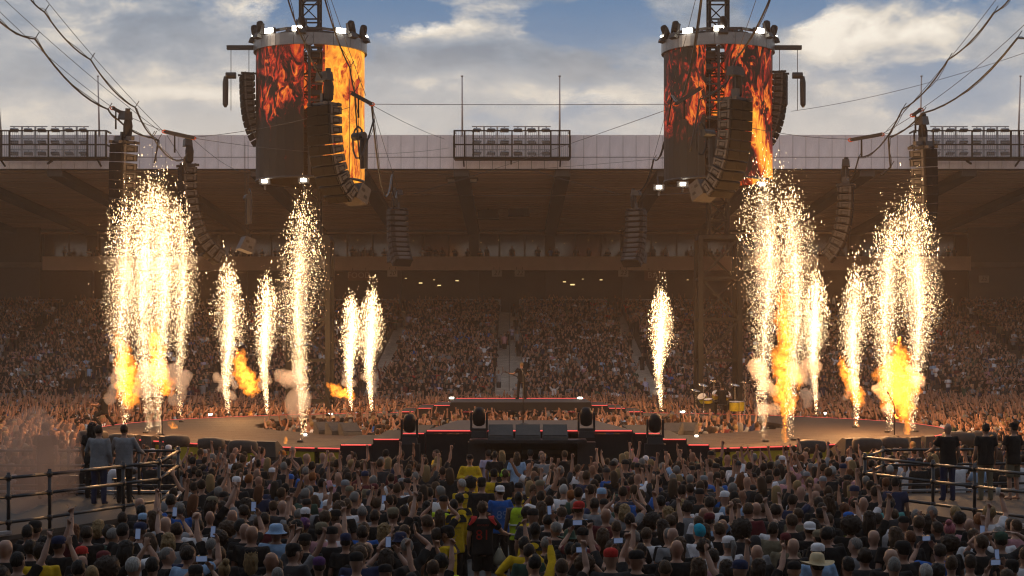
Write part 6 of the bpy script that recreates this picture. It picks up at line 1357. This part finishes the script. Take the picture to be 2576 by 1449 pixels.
for x in np.arange(-44, 44, .62):        # guests along the balcony and in the concourse
    if random.random() < .6: inst.append((random.choice((0, 1)), x, 161.3+random.uniform(0, .8), ZB1-.55-random.uniform(0, .35), math.pi+random.gauss(0, .3), random.uniform(.9, 1.05), colours()))
    if random.random() < .5: inst.append((0, x, 160.6+random.uniform(0, 4), zf, random.uniform(0, 6.28), random.uniform(.9, 1.05), colours()))
assemble('crowd', SPL, inst, 'audience filling the far stand from the fence to the concourse')
# ================================================================== pyrotechnics
def spark_mat(name, col, k):
    m = bpy.data.materials.new(name); m.use_nodes = True; nt = m.node_tree; nt.nodes.remove(nt.nodes['Principled BSDF']); e = nt.nodes.new('ShaderNodeEmission')
    a = nt.nodes.new('ShaderNodeAttribute'); a.attribute_name = 'heat'; mx = nt.nodes.new('ShaderNodeMix'); mx.data_type = 'RGBA'; nt.links.new(a.outputs['Fac'], mx.inputs[0]); mx.inputs[6].default_value = (1, .66, .34, 1); mx.inputs[7].default_value = (1, .90, .74, 1)
    nt.links.new(mx.outputs[2], e.inputs[0]); e.inputs[1].default_value = k; nt.links.new(e.outputs[0], nt.nodes['Material Output'].inputs[0]); m.cycles.emission_sampling = 'NONE'; return m
M['spark'] = spark_mat('spark', None, SPARK_K)
M['bloomvol'] = volume_mat('painted_bloom', .02, (.9, .8, .6), (1, .80, .56), GLOW_K)  # bloom of the sparks painted in as an emitting volume
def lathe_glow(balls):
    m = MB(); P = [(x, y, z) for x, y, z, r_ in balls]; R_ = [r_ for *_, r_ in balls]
    P = [(P[0][0], P[0][1], P[0][2]-R_[0])]+P+[(P[-1][0], P[-1][1], P[-1][2]+R_[-1]*1.6)]; m.tube(P, [.01]+R_+[.01], 12); return m.mesh('added_spark_glow', True)
def fountain(px, py, ytop, wpx, n, lab, watts, z=SZ):
    p = on(px, py, z); Y = p.y; H = (py-ytop)*Y/F; Wd = wpx*Y/F/2
    r = empty('spark_fountain', p, label=lab, cat='spark fountain', group='spark fountains on the stage')
    n = int(n*1.08); core = RNG.random(n) < .34; far_ = RNG.random(n)
    t = np.where(core, RNG.beta(5.5, 3.6, n), RNG.beta(1.9, 1.5, n))
    prof = np.interp(t, [0, .06, .2, .38, .6, .78, .92, 1.0], [.10, .17, .24, .44, .80, 1.0, 1.0, .92])
    ang = RNG.uniform(0, 2*np.pi, n)
    rad = np.where(core, np.abs(RNG.normal(0, .30, n)), np.sqrt(RNG.random(n))*.88*np.abs(1+RNG.normal(0, .16, n)))*Wd*prof
    hs = H*(1-.26*np.clip(rad/(Wd+1e-6), 0, 1.4)**2)*(1-np.abs(RNG.normal(0, .05, n)))
    rad = np.where(far_ < .05, rad*1.45, rad); hs = np.where((far_ > .955) & (t > .7), H*RNG.uniform(1.0, 1.10, n), hs); rad = np.where((far_ > .955) & (t > .7), rad*.6, rad)
    wob = Wd*.12*np.sin(t*7+px); X = rad*np.cos(ang)+wob; Yy = rad*np.sin(ang); Z = np.maximum(.03, t*hs)
    size = np.where(RNG.random(n) < .22, RNG.uniform(.0052, .0092, n), RNG.uniform(.0016, .0046, n))*(Y/62); L = size*RNG.uniform(1.2, 4.5, n)*(1+1.2*(t > .85)); L[t > .9] *= 1.6
    B = np.array([(1, 0, -.5), (-.5, .87, -.5), (-.5, -.87, -.5), (0, 0, .5)], np.float32)
    V = np.stack([X, Yy, Z], -1)[:, None, :]+B[None]*np.stack([size, size, L], -1)[:, None, :]
    lean = X/(Wd+.01)*.25; V[:, :, 0] += B[None, :, 2]*(L*lean)[:, None]
    T = (np.array([(0, 2, 1), (0, 1, 3), (1, 2, 3), (2, 0, 3)])[None]+(np.arange(n)*4)[:, None, None]).reshape(-1, 3)
    me = tri_mesh('sparks', V.reshape(-1, 3), T, False); heat = np.clip(1.25-rad/(Wd*.9+.01)*.8-(t > .9)*.5+RNG.normal(0, .2, n), 0, 1); a = me.attributes.new('heat', 'FLOAT', 'POINT'); a.data.foreach_set('value', np.repeat(heat, 4).astype(np.float32))
    setp(link('sparks', me, r, M['spark']), kind='stuff')
    MB().lathe((0, 0, 0), [(.10, 0), (.10, .06), (.05, .09)], 10).build('nozzle', M['black'], r)
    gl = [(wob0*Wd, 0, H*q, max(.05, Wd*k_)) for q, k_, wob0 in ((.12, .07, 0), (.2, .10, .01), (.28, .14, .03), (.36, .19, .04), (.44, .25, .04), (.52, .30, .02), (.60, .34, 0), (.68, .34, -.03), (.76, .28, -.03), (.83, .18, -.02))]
    link('added_spark_glow', lathe_glow(gl), r, M['bloomvol'])  # glow body added inside the plume to whiten its core
    if watts:
        l = bpy.data.lights.new('spark_light', 'POINT'); l.energy = watts; l.color = (1, .52, .20); l.shadow_soft_size = .5; o = bpy.data.objects.new('spark_light', l); COL.objects.link(o); o.parent = r; o.location = (0, 0, H*.62)
LF = 'spark fountain '
for px, py, yt, w, n, wt, lab in ((310, 1086, 455, 132, 7000, 600, 'leftmost tall spark fountain'), (366, 1090, 405, 150, 9000, 0, 'second tall spark fountain from the left'), (406, 1096, 400, 150, 10000, 900, 'tall spark fountain behind the left microphone stand'), (456, 1062, 450, 92, 5000, 0, 'fourth spark fountain from the left'),
        (575, 1045, 635, 88, 6500, 450, 'short spark fountain left of the round flame'), (668, 1044, 672, 72, 6000, 0, 'short spark fountain right of the round flame'), (755, 1113, 455, 132, 8000, 500, 'tall thin spark fountain below the left screen tower'),
        (882, 1037, 722, 62, 6000, 350, 'left one of the twin fountains left of the far bridge'), (932, 1039, 706, 68, 6500, 0, 'right one of the twin fountains left of the far bridge'), (1661, 1037, 704, 66, 6500, 350, 'lone spark fountain right of the far bridge'),
        (1926, 1112, 362, 165, 9000, 600, 'tallest spark fountain beside the right screen tower'), (1996, 1108, 420, 150, 8500, 900, 'tall spark fountain around the tall right flame'), (2050, 1049, 660, 70, 6000, 0, 'short spark fountain right of the tall flame'),
        (2150, 1076, 640, 90, 6500, 450, 'spark fountain beside the slanting right flame'), (2232, 1088, 500, 130, 8000, 0, 'second spark fountain from the right'), (2304, 1087, 450, 152, 10000, 900, 'rightmost tall spark fountain')):
    fountain(px, py, yt, w, n, lab, wt*FIRE_K)
# ---- flames: billowing glowing bodies
def blobs_mesh(name, pts, seed, amp, vox, fine=.0):
    """pts: (x, y, z, r) balls merged into one billowing skin"""
    V, Fc = [], []
    for (x, y, z, r_) in pts:
        bm = bmesh.new(); bmesh.ops.create_icosphere(bm, subdivisions=2, radius=1); b = len(V)
        for v in bm.verts:
            c = v.co; k = 1+amp*noise.noise((c.x*2.1+seed+x, c.y*2.1, c.z*1.6+z)); V.append((x+c.x*r_*k, y+c.y*r_*k, z+c.z*r_*k*1.1))
        bm.verts.index_update(); Fc += [tuple(b+v.index for v in f.verts) for f in bm.faces]; bm.free()
    me = bpy.data.meshes.new('tmp'); me.from_pydata(V, [], Fc); me.update(); o = bpy.data.objects.new('tmp', me); COL.objects.link(o)
    r_ = o.modifiers.new('r', 'REMESH'); r_.mode = 'VOXEL'; r_.voxel_size = vox; r_.use_smooth_shade = True
    bpy.context.view_layer.update(); out = bpy.data.meshes.new_from_object(o.evaluated_get(bpy.context.evaluated_depsgraph_get())); bpy.data.objects.remove(o); bpy.data.meshes.remove(me); out.name = name
    if fine:
        n = len(out.vertices); co = np.empty(n*3, np.float32); no = np.empty(n*3, np.float32); out.vertices.foreach_get('co', co); out.vertices.foreach_get('normal', no); co = co.reshape(-1, 3); no = no.reshape(-1, 3)
        d = np.array([noise.noise((p[0]*4.5+seed, p[1]*4.5, p[2]*3.2))+.6*noise.noise((p[0]*10, p[1]*10+seed, p[2]*8)) for p in co], np.float32); co += no*(d*fine)[:, None]; out.vertices.foreach_set('co', co.ravel()); out.update()
    return out
M['flame'] = volume_mat('flame_gas', .25, (.5, .3, .1), (1, .27, .025), FLAME_K)
M['flamehot'] = volume_mat('flame_core', .2, (.6, .4, .2), (1, .36, .03), FLAME_K*1.3)
def flicker(m, k):
    nt = m.node_tree; v = [n for n in nt.nodes if n.type == 'PRINCIPLED_VOLUME'][0]; tc = nt.nodes.new('ShaderNodeTexCoord'); n = nt.nodes.new('ShaderNodeTexNoise'); n.inputs['Scale'].default_value = 5.5; n.inputs['Detail'].default_value = 3; n.inputs['Distortion'].default_value = .8
    r = nt.nodes.new('ShaderNodeMapRange'); r.inputs[1].default_value = .40; r.inputs[2].default_value = .62; r.inputs[3].default_value = k*.12; r.inputs[4].default_value = k*1.9
    nt.links.new(tc.outputs['Object'], n.inputs[0]); nt.links.new(n.outputs['Fac'], r.inputs[0]); nt.links.new(r.outputs[0], v.inputs['Emission Strength'])
flicker(M['flame'], FLAME_K); flicker(M['flamehot'], FLAME_K*1.2)
M['smoke'] = volume_mat('smoke', 1.5, (.95, .88, .82))
M['smokethin'] = volume_mat('thin_smoke', 1.1, (.80, .60, .48))
def flame(path, Y, lab, seed, watts=0, jit=.45, n=26):
    """path: photo points with half widths, bottom to top"""
    rs = random.Random(seed); base = at(path[0][0], path[0][1], Y); r = empty('flame', base, label=lab, cat='flame', group='flames on the stage'); P, Q = [], []
    for i in range(n):
        t = i/(n-1)*(len(path)-1); k = min(int(t), len(path)-2); u = t-k; x, y, w = [path[k][j]*(1-u)+path[k+1][j]*u for j in range(3)]
        c = at(x, y, Y)-base; ww = w*Y/F; q = rs.uniform(.6, 1.0)
        off = Vector((rs.uniform(-1, 1), rs.uniform(-1, 1), rs.uniform(-.5, .5)))*ww*jit; P.append((*(c+off), max(.08, ww*q*.95)))
        P.append((*(c+Vector((rs.uniform(-1, 1), rs.uniform(-1, 1), rs.uniform(-.6, .9)))*ww*.9), max(.06, ww*.42)))
        if i < n*.8: Q.append((*(c+off*.5), max(.06, ww*.60)))
    wmax = max(p[2] for p in path)*Y/F
    link('outer_fire', blobs_mesh('outer_fire', P, seed, .5, max(.035, wmax*.085), wmax*.36), r, M['flame']); link('fire_core', blobs_mesh('fire_core', Q, seed+3, .5, max(.035, wmax*.085), wmax*.26), r, M['flamehot'])
    if watts:
        l = bpy.data.lights.new('flame_light', 'POINT'); l.energy = watts*FIRE_K*.18; l.color = (1, .42, .12); l.shadow_soft_size = .6; o = bpy.data.objects.new('flame_light', l); COL.objects.link(o); o.parent = r; m_ = path[len(path)//2]; o.location = at(m_[0], m_[1], Y)-base-Vector((0, wmax+.4, 0))
flame([(318, 1000, 24), (318, 960, 30), (322, 920, 26), (308, 880, 16), (292, 835, 8)], 58.2, 'ragged flame at the leftmost spark fountain', 2, 900)
flame([(415, 985, 18), (408, 950, 27), (396, 900, 22), (390, 850, 19), (386, 812, 7)], 55.2, 'tall yellow flame behind the left microphone stand', 5, 900)
flame([(628, 985, 16), (630, 968, 24), (612, 935, 22), (606, 905, 15), (598, 880, 6)], 74, 'round orange flame between the two short left fountains', 8, 900, n=20)
flame([(885, 998, 10), (872, 992, 17), (852, 985, 17), (836, 974, 11), (826, 966, 5)], 76, 'flame blown sideways beside the twin fountains', 11, 600, n=18)
flame([(1975, 1108, 9), (1976, 1060, 10), (1975, 1010, 26), (1976, 940, 32), (1974, 860, 24), (1977, 780, 22), (1978, 710, 14)], 51.6, 'tallest flame, rising inside the right spark fountains', 14, 1600, n=34)
flame([(2008, 975, 8), (2010, 960, 14), (2004, 935, 12), (1998, 915, 5)], 52, 'small side flame right of the tallest flame', 17, 0, n=10)
flame([(2160, 1018, 11), (2152, 990, 21), (2138, 955, 20), (2122, 920, 13), (2110, 895, 6)], 61, 'slanting orange flame left of the rightmost sparks', 20, 900, n=22)
flame([(2272, 1030, 22), (2268, 990, 40), (2252, 950, 44), (2262, 910, 26), (2258, 875, 15), (2262, 850, 6)], 57.6, 'largest flame at the rightmost spark fountains', 23, 1600, n=34)
flame([(2282, 1090, 9), (2280, 1060, 11), (2278, 1035, 10)], 58, 'thin flame under the largest right flame', 26, 0, n=10)
flame([(432, 1072, 8), (446, 1076, 6), (425, 1064, 5)], 62, 'small flame licking the deck right of the left microphone stand', 29, 0, n=6)
flame([(630, 1042, 6), (628, 1036, 5)], 76, 'tiny flame on the far ring under the round flame', 31, 0, n=5); flame([(718, 1112, 6), (720, 1104, 3)], 52, 'tiny flame on the deck left of the tall thin fountain', 33, 0, n=4); flame([(2158, 1075, 7), (2152, 1062, 3)], 64, 'tiny flame on the deck under the slanting flame', 35, 0, n=5)
# ---- smoke puffs at the feet of the fountains
def puff(pts, Y, lab, m_, seed):
    c0 = at(pts[0][0], pts[0][1], Y); o = link('smoke_puff', blobs_mesh('smoke_puff', [(*(at(x, y, Y+random.uniform(-.3, .3))-c0), r_*Y/F) for x, y, r_ in pts], seed, .3, .07 if pts[0][2] < 40 else .14, .05), None, M[m_]); o.location = c0
    setp(o, lab, 'smoke', 'puffs of smoke around the fountains', 'stuff')
def cluster(x, y, w, h, n, seed):
    rs = random.Random(seed); return [(x+rs.gauss(0, .5)*w, y+rs.uniform(-.5, .5)*h, w*rs.uniform(.42, .72)) for _ in range(n)]
for i, (x, y, w, h, n, Y, lab) in enumerate(((292, 965, 24, 90, 7, 61.5, 'leftmost smoke puff'), (365, 950, 34, 60, 8, 61, 'smoke puff between the two left flames'), (410, 925, 26, 40, 5, 61.5, 'smoke puff over the flame behind the left microphone'), (458, 965, 30, 90, 9, 64, 'smoke puff at the fourth fountain'), (556, 955, 18, 50, 6, 76, 'smoke puff beside the round flame'), (575, 985, 16, 40, 5, 76.5, 'smoke puff under the short fountain'),
        (662, 955, 18, 50, 6, 76, 'smoke puff right of the round flame'), (730, 940, 30, 36, 7, 54, 'smoke puff drifting left of the tall thin fountain'), (752, 990, 36, 90, 10, 54, 'smoke puff around the tall thin fountain'), (868, 952, 17, 34, 5, 78, 'smoke puff at the left twin fountain'), (926, 962, 18, 46, 6, 78, 'smoke puff at the right twin fountain'), (1658, 968, 16, 60, 7, 78, 'smoke puff at the lone fountain'),
        (1908, 940, 28, 60, 7, 53, 'smoke puff left of the tallest flame'), (1922, 1000, 26, 80, 8, 53.5, 'smoke puff under the tallest fountain'), (2030, 940, 28, 40, 6, 56, 'smoke puff right of the tallest flame'), (2040, 990, 24, 70, 7, 70, 'smoke puff at the short right fountain'), (2140, 975, 16, 60, 6, 66.5, 'smoke puff behind the slanting flame'), (2220, 1000, 24, 70, 7, 61, 'smoke puff left of the largest flame'), (2316, 945, 22, 40, 6, 61, 'smoke puff right of the largest flame'),)):
    puff(cluster(x, y, w, h, n, i+50), Y, lab, 'smoke', i)
puff([(60, 1230, 60), (110, 1200, 70), (150, 1150, 60), (60, 1150, 70), (110, 1110, 55), (30, 1190, 60), (160, 1215, 45), (170, 1100, 40), (90, 1060, 40), (40, 1090, 45)], 33.0, 'large drift of brown smoke over the left platform', 'smokethin', 77)
# ---- dusty air of the bowl
hz = MB().box((0, 64, 16.5), (290, 240, 36)).build('haze', volume_mat('haze', HAZE_D, (.95, .70, .48))); setp(hz, 'thin warm haze filling the bowl', 'haze', kind='stuff')
